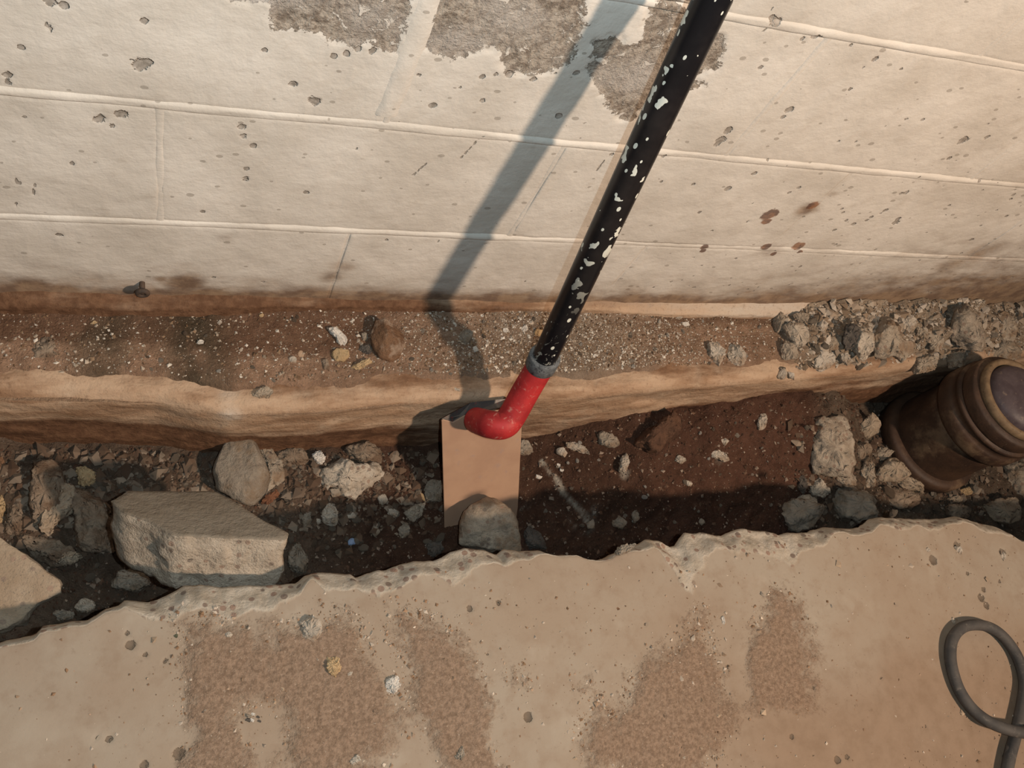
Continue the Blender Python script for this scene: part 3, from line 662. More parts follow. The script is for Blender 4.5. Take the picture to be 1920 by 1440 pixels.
def mat_blade():
    t = NT('dusty_steel_blade')
    n1 = t.noise(20, 5, 0.6); n2 = t.noise(60, 4, 0.65, t.coord((1, 1, 0.5)))
    c = t.mix(t.mp(n1, 0.3, 0.7), (0.40, 0.255, 0.170), (0.345, 0.212, 0.142))
    c = t.mix(t.mp(n2, 0.60, 0.72, 0, 0.5), c, (0.30, 0.22, 0.19))
    sx = t.n('ShaderNodeSeparateXYZ'); t.link(t.coord(), sx.inputs[0])
    # bare worn steel low down on the right side
    lowr = t.ma('ADD', t.ma('MULTIPLY', sx.outputs[2], -6.0), t.ma('MULTIPLY', sx.outputs[0], 9.0))
    w = t.mp(t.ma('ADD', lowr, t.ma('MULTIPLY', t.noise(45, 4, 0.7), 1.0)), 1.62, 1.85)
    c = t.mix(w, c, (0.10, 0.095, 0.10))
    t.bump(t.ma('ADD', n1, n2), 0.15, 0.001)
    return t.done(c, 0.55, 0.35, t.ma('MULTIPLY', w, 0.5))
M['blade'] = mat_blade()
M['steel'] = mat_simple('dark_steel', (0.075, 0.07, 0.068), (0.12, 0.105, 0.095), 60, 0.5, 0.5, wear=(0.33, 0.05, 0.04), wr=(0.60, 0.66))

A = at_d(1335, 0, 0.742); B = at_d(1022, 668, 1.158)
dirv = (A - B) / np.linalg.norm(A - B)
top = B + dirv * ((-0.0195 - B[1]) / dirv[1])
tool_base = np.array([B[0] - 0.06, -0.24, -0.20])
tool = empty('digging_spade', tool_base)
tag(tool, 'black handled tool with red bent neck and tan steel blade, leaning on the white wall', 'tool')
def part(name, V, q, tr, mat, parent=tool, base=tool_base, smooth=True):
    return obj(name, mesh_from(name, np.asarray(V) - base, q, tr, smooth=smooth), mat, parent)
hp = np.linspace(B - dirv * 0.01, top, 60); part('handle', *tube(hp, np.full(60, 0.0172)), M['handle'])
# collar: sleeve with a thin rim around the rod end
cp = [B - dirv * 0.028, B - dirv * 0.026, B - dirv * 0.0, B + dirv * 0.002, B + dirv * 0.002]
col_o = part('collar', *tube([B - dirv * 0.024, B - dirv * 0.0225, B - dirv * 0.001, B + dirv * 0.001], [0.0205, 0.0215, 0.0222, 0.0208], 32), M['collar'])
# blade plane
TL = at_y(828, 787, -0.180); TR = at_y(958, 800, -0.180); BLp = at_z(834, 1004, -0.215); BRp = at_z(955, 1004, -0.215)
# keep it a flat plate: derive axes
wv = TR - TL; wv[2] *= 0.0; width = np.linalg.norm(wv); wv /= width
lv = (BLp - TL); length = np.linalg.norm(lv); lv /= length
wv = wv - lv * (wv @ lv); wv /= np.linalg.norm(wv)
nv_ = np.cross(wv, lv); nv_ /= np.linalg.norm(nv_)
if nv_[1] > 0: nv_ = -nv_
th = 0.0026
def plate(o, u, v, n_, pts, thick, bev=0.0006):
    pts = np.asarray(pts, float); k = len(pts); c = pts.mean(0); V = []; sh = 1 - bev / 0.05
    for off, s in ((0, sh), (-bev, 1), (-thick + bev, 1), (-thick, sh)):
        pp = c + (pts - c) * s
        V.append(o + pp[:, :1] * u + pp[:, 1:] * v + off * n_)
    V = np.concatenate(V); f = []
    for r in range(3):
        for i in range(k):
            j = (i + 1) % k; f.append((r * k + i, r * k + j, (r + 1) * k + j, (r + 1) * k + i))
    f.append(tuple(range(k))[::-1]); f.append(tuple(range(3 * k, 4 * k)))
    return V, f
V, f = plate(TL, wv, lv, nv_, [(0.0, 0.002), (0.002, 0.0), (0.017, 0.009), (0.034, 0.001), (width, 0.006), (width, length * 0.9), (width * 0.97, length + 0.02), (0.004, length + 0.03), (0.0, length)], th)
bl = obj('blade', mesh_from('blade', V - tool_base, faces=f, smooth=False), M['blade'], tool); bl['label'] = 'tan dusty steel blade'
# folded foot rest at the back of the blade top
e1 = at_z(883, 755, TL[2] + 0.012); e2 = at_z(952, 748, TL[2] + 0.012)
pts3 = [TL - nv_ * 0.0015, TL + wv * 0.017 + lv * 0.009 - nv_ * 0.0015, TL + wv * 0.034 + lv * 0.001 - nv_ * 0.0015, TL + wv * width - nv_ * 0.0015, e2 + wv * 0.004, e2, e1]
pts3 = np.array(pts3); nn = np.array([0, 0, 1.0])
k = len(pts3); V = np.concatenate([pts3 + nn * 0.0012, pts3 - nn * 0.0012]); f = [tuple(range(k)), tuple(range(2 * k - 1, k - 1, -1))] + [(i, k + i, k + (i + 1) % k, (i + 1) % k) for i in range(k)]
obj('foot_rest', mesh_from('foot_rest', V - tool_base, faces=f, smooth=False), M['steel'], tool)
# red neck: goes down in front of the blade, bends and is welded to its face
n0 = B - dirv * 0.022
nk = catmull([n0 + dirv * 0.01, n0, at_y(986, 733, -0.178), at_y(959, 781, -0.203), at_y(943, 797, -0.213), at_y(920, 796, -0.208), at_y(902, 791, -0.195), at_y(893, 788, -0.186)], 14)
rr = np.interp(np.linspace(0, 1, len(nk)), [0, 0.3, 0.5, 0.75, 1.0], [0.0190, 0.0198, 0.0202, 0.0200, 0.0190])
part('neck', *tube(nk, rr, 28), M['red_paint'])['label'] = 'scuffed red painted bent neck'

# ------------------------------------------------------------------ old clay pipe stub
def mat_pipe():
    t = NT('old_brown_pipe')
    n1 = t.noise(16, 5, 0.65); n2 = t.noise(70, 4, 0.7)
    c = t.mix(t.mp(n1, 0.3, 0.7), (0.034, 0.019, 0.013), (0.078, 0.043, 0.026))
    c = t.mix(t.mp(t.noise(9, 5, 0.7), 0.50, 0.66, 0, 0.75), c, (0.19, 0.125, 0.076))
    c = t.mix(t.mp(n2, 0.66, 0.76, 0, 0.6), c, (0.36, 0.26, 0.18))
    t.bump(t.ma('ADD', n1, t.ma('MULTIPLY', n2, 0.5)), 0.5, 0.003)
    return t.done(c, 0.6, 0.35)
M['pipe'] = mat_pipe()
M['pipe_ring'] = mat_simple('tan_ring', (0.22, 0.15, 0.085), (0.13, 0.085, 0.05), 50, 0.65, wear=(0.06, 0.035, 0.02))
M['plug'] = mat_simple('purple_grey_plug', (0.085, 0.065, 0.07), (0.055, 0.04, 0.045), 40, 0.5, wear=(0.16, 0.12, 0.10))
pb = np.array([1.485, -0.222, -0.23])
pipe = empty('clay_pipe', pb); tag(pipe, 'old brown clay pipe stub with ringed collar standing in the right end of the trench', 'pipe')
def lathe(profile, seg=64):
    r = np.array([p[0] for p in profile]); z = np.array([p[1] for p in profile]); a = np.arange(seg) / seg * 2 * math.pi
    V = np.stack([r[:, None] * np.cos(a), r[:, None] * np.sin(a), np.repeat(z[:, None], seg, 1)], -1).reshape(-1, 3)
    n = len(r); i = np.arange(n - 1)[:, None] * seg; j = np.arange(seg)[None]; j2 = (j + 1) % seg
    return V, np.stack([i + j, i + j2, i + seg + j2, i + seg + j], -1).reshape(-1, 4)
def lpart(name, prof, mat):
    V, q = lathe(prof); return obj(name, mesh_from(name, V, q), mat, pipe)
lpart('base_hub', [(0.060, -0.06), (0.104, -0.06), (0.105, 0.068), (0.1085, 0.072), (0.1085, 0.090), (0.104, 0.096), (0.096, 0.098), (0.080, 0.098)], M['pipe'])
lpart('pipe_body', [(0.088, 0.0), (0.0915, 0.06), (0.0925, 0.12), (0.090, 0.18), (0.090, 0.25), (0.060, 0.25)], M['pipe'])
lpart('collar', [(0.084, 0.205), (0.0985, 0.207), (0.1015, 0.214), (0.1015, 0.236), (0.099, 0.240), (0.0965, 0.243), (0.0965, 0.252), (0.099, 0.254), (0.0985, 0.262), (0.070, 0.264)], M['pipe'])
lpart('collar_ring', [(0.080, 0.262), (0.0925, 0.262), (0.0945, 0.267), (0.0945, 0.287), (0.0920, 0.292), (0.070, 0.292)], M['pipe'])
lpart('rim', [(0.060, 0.290), (0.081, 0.290), (0.083, 0.297), (0.081, 0.306), (0.074, 0.308), (0.070, 0.304), (0.069, 0.288)], M['pipe_ring'])
lpart('plug', [(0.0695, 0.288), (0.0670, 0.306), (0.060, 0.316), (0.040, 0.322), (0.020, 0.324), (0.0001, 0.324)], M['plug'])

# ------------------------------------------------------------------ cable loop on the slab
M['rubber'] = mat_simple('dusty_black_rubber', (0.045, 0.043, 0.042), (0.075, 0.068, 0.062), 30, 0.7, wear=(0.15, 0.13, 0.11), wr=(0.55, 0.72))
cpts = [(1960, 2100), (1905, 1750), (1880, 1560), (1885, 1470), (1893, 1420), (1905, 1375), (1917, 1320), (1921, 1280), (1911, 1240), (1893, 1208), (1868, 1183), (1838, 1172), (1806, 1176), (1786, 1198), (1782, 1232), (1789, 1268), (1802, 1300), (1824, 1330), (1852, 1352), (1884, 1366), (1922, 1374), (1975, 1374), (2050, 1360), (2250, 1330), (2600, 1400), (3100, 1650)]
lift = [0.0, 0.0, 0.0, 0.0, 0.0, 0.0, 0.0, 0, 0, 0, 0, 0, 0, 0, 0, 0, 0, 0.002, 0.010, 0.017, 0.017, 0.008, 0.0, 0.0, 0.0, 0.0]
RC = 0.0083
cw3 = [at_z(x, y, SLAB_Z + RC + 0.001 + h_) for (x, y), h_ in zip(cpts, lift)]
cc = catmull(cw3, 10)
V, q, tr = tube(cc, np.full(len(cc), RC), 16)
cb = obj('cable', mesh_from('cable', V, q, tr), M['rubber']); tag(cb, 'black rubber cable lying in a loop on the slab at the right edge', 'cable')

# ------------------------------------------------------------------ ring bolt at the wall foot
wb = at_y(267, 547, -0.014)
bolt = empty('anchor_bolt', wb); tag(bolt, 'rusty dark ring bolt stuck in the foot of the wall at left', 'bolt')
M['rust'] = mat_simple('rusted_iron', (0.045, 0.035, 0.03), (0.085, 0.055, 0.038), 120, 0.8, wear=(0.02, 0.017, 0.015))
a_ = np.linspace(0, 2 * math.pi, 33)
V, q, tr = tube(np.stack([0.0058 * np.cos(a_), 0 * a_ - 0.002, 0.0058 * np.sin(a_)], 1), np.full(33, 0.0032), 12, False, False); obj('ring', mesh_from('ring', V, q), M['rust'], bolt)
V, q, tr = tube([(0, -0.003, 0), (0, 0.03, 0)], [0.0035, 0.0035], 12); obj('shank', mesh_from('shank', V, q, tr), M['rust'], bolt)

# ------------------------------------------------------------------ stones and rubble
TOCAM = lambda P: (CAM - P) / np.linalg.norm(CAM - P)
def resample(poly, K):
    p = np.asarray(poly, float); q = np.vstack([p, p[:1]]); s = np.r_[0, np.cumsum(np.hypot(*np.diff(q, axis=0).T))]
    t = np.linspace(0, s[-1], K, endpoint=False)
    return np.stack([np.interp(t, s, q[:, 0]), np.interp(t, s, q[:, 1])], 1)
_cnt = [0]
def rock(label, poly, mat, h=0.6, lift=0.25, flat=0.5, up=0.45, name='stone', cat='stone', group=None, rough=1.5, cuts=9, at=None):
    """a solid rounded-angular stone: its outline lies in its own middle plane, it bulges to both sides of it"""
    _cnt[0] += 1; sd_ = _cnt[0]; rs = np.random.default_rng(sd_)
    poly = np.asarray(poly, float); cpx = poly.mean(0)
    G = hit(*cpx) if at is None else np.asarray(at, float)
    depth = (G - CAM) @ np.array(fwd)
    span = np.ptp(poly, axis=0); s = 0.25 * (span[0] + span[1]) / F * depth
    vd = TOCAM(G); cen = G + vd * lift * s
    n = (1 - up) * vd + up * np.array([0, 0, 1.0]); n /= np.linalg.norm(n)
    big = max(span)
    K, L = (72, 22) if big > 55 else ((40, 12) if big > 26 else (18, 6))
    pts = resample(poly, K)
    if K > 18:
        for _ in range(1): pts = 0.25 * np.roll(pts, 1, 0) + 0.5 * pts + 0.25 * np.roll(pts, -1, 0)
    W = []
    for x, y in pts:
        r = ray(x, y); t = ((cen - CAM) @ n) / (r @ n); W.append(CAM + r * t)
    W = np.array(W); c0 = W.mean(0)
    ph = np.linspace(-math.pi / 2, math.pi / 2, L + 2)[1:-1]
    V = []
    for p_ in ph:
        rad = max(math.cos(p_), 0) ** flat; hh_ = math.copysign(abs(math.sin(p_)) ** 0.9, math.sin(p_)) * h * s
        V.append(c0 + (W - c0) * rad + n * hh_)
    V = np.concatenate(V + [[c0 - n * h * s], [c0 + n * h * s]])
    # chisel flat facets on the side one can see
    for k_ in range(cuts):
        d_ = n * rs.uniform(0.5, 1.0) + rs.normal(0, 0.55, 3); d_ /= np.linalg.norm(d_)
        pr_ = (V - c0) @ d_; lim = np.max(pr_) * rs.uniform(0.60, 0.88)
        ex = np.clip(pr_ - lim, 0, None); V = V - ex[:, None] * d_ * 0.92
    q3 = (V - c0) / s * 2.2 + sd_ * 3.1
    for ax in range(3):
        V[:, ax] += rough * s * (0.16 * (fbm(q3[:, 0], q3[:, 1], q3[:, 2], 200 + ax, 2) - 0.5) + 0.13 * (fbm(q3[:, 0] * 3.5, q3[:, 1] * 3.5, q3[:, 2] * 3.5, 210 + ax, 3) - 0.5)) + (0.0045 * rough / 1.5 * (fbm(q3[:, 0] * 9, q3[:, 1] * 9, q3[:, 2] * 9, 220 + ax, 3) - 0.5) if K > 18 else 0)
    q = []
    i = np.arange(L - 1)[:, None] * K; j = np.arange(K)[None]; j2 = (j + 1) % K
    q = np.stack([i + j, i + j2, i + K + j2, i + K + j], -1).reshape(-1, 4)
    k = L * K; tr = np.array([(k, (a + 1) % K, a) for a in range(K)] + [(k + 1, (L - 1) * K + a, (L - 1) * K + (a + 1) % K) for a in range(K)])
    # px outlines may run either way round
    nrm = np.cross(W[1] - W[0], W[2] - W[0]) if False else np.sum([np.cross(W[a] - c0, W[(a + 1) % K] - c0) for a in range(K)], axis=0)
    if nrm @ n < 0: q = q[:, ::-1]; tr = tr[:, ::-1]
    o = obj(name, mesh_from(name, V - c0, q, tr, smooth=big > 55), M[mat], None, c0)
    tag(o, label, cat, group); return o

# --- big slab offcut with smooth top and sawn-looking broken front
def prism_chunk(name, label, top_px, p0, nrm, thick, mtop, mside):
    """slab offcut: flat face in a tilted plane through p0, broken sides of the slab's thickness"""
    K, levels = 96, 16
    nrm = np.asarray(nrm, float); nrm /= np.linalg.norm(nrm)
    P = []
    for x, y in resample(top_px, K):
        r = ray(x, y); P.append(CAM + r * (((p0 - CAM) @ nrm) / (r @ nrm)))
    P = np.array(P); c = P.mean(0); bz = c - nrm * thick
    base = empty(name, bz); tag(base, label, 'concrete chunk')
    out = P - c; out /= np.linalg.norm(out, axis=1)[:, None] + 1e-9
    Vs = []
    for l in range(levels):
        t = l / (levels - 1); ring = P - nrm * (t * thick)
        d = 0.016 * (fbm(P[:, 0] * 40, P[:, 1] * 40, t * 3.5, 301, 4) - 0.5) + 0.008 * (fbm(P[:, 0] * 110, P[:, 1] * 110, t * 9, 302, 3) - 0.5)
        if l == 0: d = 0.004 * (fbm(P[:, 0] * 120, P[:, 1] * 120, 0, 303, 3) - 0.5)
        Vs.append(ring + out * (d - 0.010 * t * t)[:, None])
    V = np.concatenate(Vs); i = np.arange(levels - 1)[:, None] * K; j = np.arange(K)[None]; j2 = (j + 1) % K
    q = np.stack([i + j, i + K + j, i + K + j2, i + j2], -1).reshape(-1, 4)
    V = np.concatenate([V, [V[-K:].mean(0)]]); k = len(V) - 1; o_ = (levels - 1) * K
    tr = np.array([(k, o_ + (a + 1) % K, o_ + a) for a in range(K)])
    flip = np.sum([np.cross(P[a] - c, P[(a + 1) % K] - c) for a in range(K)], axis=0) @ nrm < 0
    if flip: q = q[:, ::-1]; tr = tr[:, ::-1]
    obj('broken_side', mesh_from('broken_side', V - bz, q, tr), M[mside], base)
    rings = [Vs[0]]
    for s in (0.985, 0.9, 0.7, 0.4): rings.append(c + (Vs[0] - c) * s + nrm * 0.0015)
    V = np.concatenate(rings + [[c + nrm * 0.0015]]); n_ = len(rings)
    i = np.arange(n_ - 1)[:, None] * K
    q = np.stack([i + j, i + j2, i + K + j2, i + K + j], -1).reshape(-1, 4)
    k = len(V) - 1; o_ = (n_ - 1) * K; tr = np.array([(k, o_ + a, o_ + (a + 1) % K) for a in range(K)])
    if flip: q = q[:, ::-1]; tr = tr[:, ::-1]
    obj('flat_face', mesh_from('flat_face', V - bz, q, tr), M[mtop], base)
    return base
prism_chunk('concrete_chunk', 'large concrete chunk with smooth grey top and pale aggregate front in left trench',
            [(207, 940), (240, 922), (403, 923), (443, 943), (493, 977), (541, 1000), (536, 1013), (430, 1010), (327, 1005), (280, 980), (230, 962)], at_z(430, 1010, 0.062), (0.06, 0.66, 0.76), 0.080, 'smooth', 'concrete_pale')
prism_chunk('concrete_chunk', 'tan concrete slab piece sloping down at the far left edge of the trench',
            [(-130, 930), (0, 1008), (60, 1050), (112, 1090), (114, 1112), (67, 1133), (43, 1163), (0, 1182), (-120, 1230), (-190, 1100)], at_z(30, 1100, 0.015), (0.05, -0.12, 1.0), 0.09, 'tan_slab', 'concrete')

R = rock
# left trench
R('brown stone cut by the left edge, just under the footing', [(-25, 855), (0, 848), (12, 863), (12, 890), (0, 899), (-25, 890)], 'brown')
R('orange brown sliver at the left edge under the brown stone', [(-12, 915), (3, 920), (9, 935), (6, 980), (0, 995), (-12, 990)], 'yellow')
R('knobbly grey brown lump of concrete leaning at the far left', [(45, 885), (70, 868), (97, 860), (117, 875), (122, 895), (118, 940), (95, 985), (62, 1000), (48, 965), (58, 915)], 'rubble', 0.7)
R('flat tan shard standing against the knobbly lump at far left', [(85, 945), (118, 905), (138, 912), (137, 960), (104, 985), (95, 1010), (73, 1000)], 'tan_slab', 0.35, 0.5)
R('small orange tan stone on top of the dark boulder at left', [(142, 877), (160, 876), (177, 884), (180, 905), (162, 911), (144, 908)], 'yellow', 0.7, 0.9)
R('dark dirty boulder between the far left lump and the large chunk', [(140, 913), (180, 907), (200, 967), (227, 993), (215, 1033), (175, 1040), (145, 1030), (138, 967)], 'rubble', 0.7)
R('pointed brown shard in front of the dark boulder', [(98, 1064), (118, 1040), (127, 1026), (140, 1033), (158, 1046), (132, 1058)], 'tan_slab', 0.5, 0.6)
R('small tan wedge of stone beside the corner of the large chunk', [(223, 1020), (240, 1016), (280, 1034), (255, 1046), (227, 1044)], 'tan_slab', 0.6, 0.6)
R('muddy stone below the flat tan shard at far left', [(35, 1000), (70, 1005), (110, 1012), (150, 1040), (125, 1062), (90, 1060), (55, 1040)], 'rubble', 0.5)
R('brown stone low at far left behind the sloping slab piece', [(10, 935), (40, 945), (48, 985), (35, 1005), (8, 1000)], 'rubble', 0.5)
R('small pale pebble lying in shadow by the slab edge at left', [(138, 1137), (150, 1124), (165, 1120), (183, 1128), (177, 1143), (152, 1152)], 'pale', 0.7, 1.4)
R('grey pebble next to the pale pebble by the slab edge at left', [(100, 1148), (118, 1143), (140, 1148), (138, 1160), (108, 1164)], 'grey', 0.6, 1.4)
R('shaded grey stone in the deep gap left of the large chunk', [(205, 1075), (240, 1065), (275, 1072), (285, 1095), (250, 1110), (212, 1102)], 'grey', 0.6)
R('upright smooth grey cobble behind the large chunk', [(398, 880), (404, 858), (415, 838), (432, 817), (457, 811), (478, 826), (494, 858), (507, 890), (500, 920), (480, 947), (460, 955), (433, 936), (407, 922)], 'grey', 0.55, 0.55, 0.55, 0.15, rough=0.6, cuts=3)
R('thin reddish stone beside the upright grey cobble', [(480, 947), (500, 927), (530, 912), (526, 928), (490, 955)], 'red', 0.5)
R('rough crumbly lump right of the upright grey cobble', [(482, 830), (508, 842), (530, 870), (535, 900), (515, 915), (500, 925), (508, 890)], 'mortar', 0.5)
R('grey crumbly lump under the footing left of the white shard', [(515, 838), (550, 832), (575, 845), (578, 870), (560, 890), (535, 880), (520, 860)], 'rubble', 0.5)
R('white shard standing up between grey lumps under the footing', [(583, 852), (600, 842), (611, 860), (603, 872), (592, 866)], 'white', 0.5, 0.8)
R('long grey lump under the footing above the big pale stone', [(628, 848), (655, 836), (687, 826), (713, 836), (724, 856), (713, 871), (680, 870), (655, 860)], 'rubble', 0.6, 0.4)
R('big angular pale stone left of the blade, pitted with red', [(583, 917), (607, 877), (640, 859), (667, 873), (713, 866), (731, 882), (707, 903), (687, 913), (667, 936), (643, 928), (627, 914), (600, 924)], 'concrete_pale', 0.6, 0.45, 0.6, 0.3)
R('small round grey stone touching the big angular pale stone', [(617, 918), (632, 912), (642, 920), (636, 932), (622, 932)], 'grey', 0.7, 0.9)
R('leaf shaped pale stone standing below the big angular pale stone', [(603, 957), (622, 936), (637, 957), (633, 980), (620, 991), (605, 977)], 'pale', 0.5, 0.5)
R('small square grey stone left of the leaf shaped pale stone', [(563, 962), (582, 959), (583, 980), (570, 988)], 'grey', 0.6, 0.5)
R('tiny pale stone between the square grey and leaf shaped stones', [(588, 973), (600, 969), (604, 982), (592, 985)], 'pale', 0.6, 0.5)
R('flat pale chip right of the leaf shaped stone', [(645, 963), (660, 960), (671, 963), (668, 972), (650, 973)], 'pale', 0.4, 0.4)
R('oval ringed pebble right below the big angular pale stone', [(707, 930), (722, 924), (728, 940), (717, 949), (709, 943)], 'pale', 0.5, 0.5)
R('flat pale triangular chip below the oval ringed pebble', [(720, 953), (730, 947), (749, 962), (740, 971), (727, 967)], 'pale', 0.4, 0.4)
R('small grey pebble on the lower soil left of the blade', [(692, 993), (703, 983), (713, 997), (703, 1008)], 'grey', 0.5, 0.4)
R('smooth grey pebble in the slab shadow left of the blade', [(745, 993), (753, 980), (767, 986), (768, 1003), (753, 1013)], 'grey', 0.6, 0.4)
R('pale blue square chip in the shadow left of the blade', [(650, 1013), (663, 1007), (666, 1020), (653, 1024)], 'blue', 0.4, 0.4, name='blue_chip', cat='chip')
R('pinkish angular stone just left of the blade', [(757, 960), (777, 947), (798, 942), (791, 967), (773, 981)], 'concrete', 0.6, 0.5)
R('small yellowish chip beside the shaded edge of the blade', [(782, 922), (793, 922), (797, 941), (787, 934)], 'yellow', 0.5, 0.6)
R('dark stone directly behind the left edge of the blade', [(790, 907), (810, 897), (828, 902), (832, 940), (800, 940)], 'grey', 0.6, 0.3)
R('dark flat stone at the foot of the blade by the slab edge', [(793, 1013), (820, 1009), (834, 1030), (813, 1044), (800, 1038)], 'dark', 0.5, 0.3)
R('triangular shaded stone at the right end of the large chunk', [(545, 1020), (560, 1010), (578, 1050), (575, 1075), (548, 1078), (540, 1050)], 'grey', 0.6, 0.5)
# at the blade
cb_ = at_z(917, 995, -0.140)
R('rounded brown concrete lump leaning on the front of the blade', [(860, 985), (866, 965), (882, 946), (910, 931), (932, 936), (960, 953), (971, 975), (976, 1005), (978, 1040), (862, 1040)], 'mortar', 0.5, 0.0, 0.5, 0.15, at=cb_, rough=0.7, cuts=4)
R('dark wedge stone right of the lump at the blade foot', [(979, 1000), (993, 986), (1013, 1000), (1028, 1028), (980, 1030)], 'dark', 0.6, 0.5)
# centre trench right of the blade
R('pale grey stone touching the right edge of the blade', [(958, 828), (975, 822), (989, 826), (1004, 848), (993, 854), (960, 850)], 'grey', 0.5, 0.5)
R('long flat pale shard lying on the dark soil right of the blade', [(1061, 828), (1076, 826), (1108, 841), (1111, 852), (1095, 849), (1064, 842)], 'pale', 0.35, 0.4)
R('small pale stone next to the long flat shard', [(1042, 839), (1053, 835), (1066, 848), (1059, 858), (1043, 850)], 'pale', 0.6, 0.5)
R('grey and white split pebble against the footing foot', [(1114, 817), (1130, 809), (1150, 815), (1164, 824), (1163, 834), (1150, 842), (1118, 831)], 'grey', 0.6, 0.5)
R('narrow pale stone standing upright in the dark soil', [(1160, 885), (1166, 856), (1176, 848), (1180, 865), (1173, 889)], 'pale', 0.7, 0.6)
R('flat lens shaped chip in the middle of the red soil bank', [(1260, 860), (1273, 853), (1290, 862), (1276, 870)], 'pale', 0.4, 0.4)
R('wide half buried pale stone on the red soil bank', [(1313, 847), (1326, 840), (1366, 849), (1370, 862), (1357, 866), (1340, 858), (1317, 861)], 'pale', 0.35, 0.15)
R('small tan stone above the wide half buried pale stone', [(1346, 828), (1360, 819), (1367, 827), (1360, 836)], 'pale', 0.5, 0.4)
R('upright pale stone high on the red soil bank', [(1418, 796), (1428, 774), (1437, 773), (1437, 802), (1424, 807)], 'pale', 0.5, 0.5)
R('small pale drop shaped chip low on the red soil bank', [(1284, 898), (1300, 906), (1298, 914), (1288, 911)], 'pale', 0.5, 0.4)
R('flat white chip near the blade in dark soil', [(1004, 889), (1018, 893), (1014, 899), (1006, 897)], 'white', 0.4, 0.4)
R('pair half of white crumbs above the pale streak, upper one', [(1043, 868), (1051, 867), (1053, 876), (1046, 878)], 'white', 0.5, 0.4)
R('larger white crumb right of the pale streak', [(1049, 877), (1058, 878), (1057, 886), (1050, 885)], 'white', 0.5, 0.4)
R('brown soil clod bulging against the footing right of the blade', [(1186, 832), (1198, 812), (1228, 799), (1253, 782), (1266, 768), (1282, 790), (1270, 830), (1225, 850)], 'clod', 0.7, 0.3)
R('shaded grey stone low beside the slab edge right of centre', [(1148, 975), (1163, 968), (1177, 978), (1166, 992), (1150, 986)], 'grey', 0.5, 0.4)
R('tall shaded grey stone beside the low shaded one', [(1182, 962), (1195, 955), (1199, 972), (1189, 983)], 'grey', 0.5, 0.4)
R('shaded pale stone under the red soil bank', [(1306, 975), (1316, 968), (1325, 978), (1315, 986)], 'grey', 0.5, 0.4)
R('shaded grey lump at the lower end of the pale streak', [(1098, 978), (1112, 972), (1120, 980), (1118, 990), (1103, 992)], 'grey', 0.5, 0.5)
R('light stone jutting from under the slab edge', [(1150, 1035), (1165, 1025), (1182, 1018), (1195, 1020), (1175, 1036), (1155, 1042)], 'grey', 0.5, 1.6)
# right trench rubble
R('tall rough grey concrete block right of the red soil bank', [(1513, 790), (1540, 778), (1590, 780), (1600, 840), (1604, 873), (1587, 907), (1560, 902), (1527, 894), (1518, 847)], 'concrete', 0.6, 0.35, 0.6)
R('tan stone under the footing left of the clay pipe', [(1607, 800), (1613, 783), (1633, 772), (1653, 793), (1647, 810), (1623, 824), (1607, 817)], 'tan_slab', 0.6, 0.4)
R('pale angular stone leaning on the base of the clay pipe', [(1640, 900), (1647, 877), (1677, 850), (1693, 860), (1711, 890), (1683, 902)], 'tan_slab', 0.6, 0.6)
R('split rounded stone above the pale angular stone at the pipe', [(1637, 850), (1653, 836), (1680, 842), (1665, 858), (1645, 866)], 'concrete', 0.6, 0.6)
R('crumbly stone at the foot of the tall rough block', [(1558, 877), (1600, 880), (1613, 917), (1587, 912), (1565, 902)], 'mortar', 0.6, 0.4)
R('narrow crumbly stone right of the tall rough block', [(1612, 887), (1625, 850), (1636, 868), (1641, 910), (1630, 921), (1617, 911)], 'mortar', 0.6, 0.4)
R('grey filler stone between the tall rough block and the pipe', [(1603, 825), (1625, 828), (1640, 842), (1632, 868), (1612, 868), (1604, 850)], 'rubble', 0.5, 0.3)
R('pale lit stone on the shaded pointed rock by the slab', [(1490, 934), (1510, 926), (1537, 936), (1534, 951), (1494, 951)], 'concrete_pale', 0.5, 1.0)
R('shaded pointed rock below the red soil bank', [(1450, 938), (1487, 933), (1553, 942), (1535, 973), (1523, 991), (1483, 994), (1465, 970)], 'grey', 0.6, 0.6)
R('small tan stone between the tall block and the pointed rock', [(1518, 907), (1533, 892), (1557, 922), (1553, 934), (1523, 928)], 'concrete_pale', 0.6, 0.6)
R('long shaded boulder under the slab edge left of the pipe', [(1567, 909), (1600, 907), (1635, 930), (1661, 953), (1647, 970), (1617, 982), (1577, 970), (1557, 935)], 'grey', 0.6, 0.5)
R('round shaded stone in front of the long shaded boulder', [(1590, 955), (1608, 948), (1622, 960), (1620, 976), (1598, 980)], 'grey', 0.6, 1.2)
R('dark narrow stone at the right edge of the red soil bank', [(1496, 893), (1508, 885), (1514, 910), (1508, 928), (1498, 915)], 'dark', 0.5, 0.4)
R('flat tan stone in front of the clay pipe base', [(1673, 903), (1690, 892), (1737, 897), (1743, 910), (1750, 928), (1700, 918)], 'tan_slab', 0.5, 0.5)
R('brown stone in shade below the flat tan stone', [(1650, 918), (1690, 915), (1730, 930), (1740, 950), (1700, 960), (1660, 945)], 'rubble', 0.5, 0.4)
R('pale forked stone under the middle of the clay pipe', [(1760, 893), (1773, 873), (1783, 880), (1813, 869), (1814, 890), (1797, 911), (1763, 914)], 'concrete_pale', 0.6, 0.5)
R('small yellowish stone in the dark gap below the clay pipe', [(1797, 920), (1817, 912), (1831, 923), (1823, 929), (1803, 927)], 'yellow', 0.5, 0.5)
R('thin tan chip below the small yellowish stone', [(1775, 932), (1800, 930), (1812, 935), (1800, 941), (1778, 940)], 'tan_slab', 0.4, 0.5)
R('tan boulder by the slab edge in the lower right corner of the trench', [(1828, 957), (1850, 943), (1873, 936), (1907, 932), (1920, 972), (1893, 984), (1860, 978)], 'tan_slab', 0.6, 0.9)
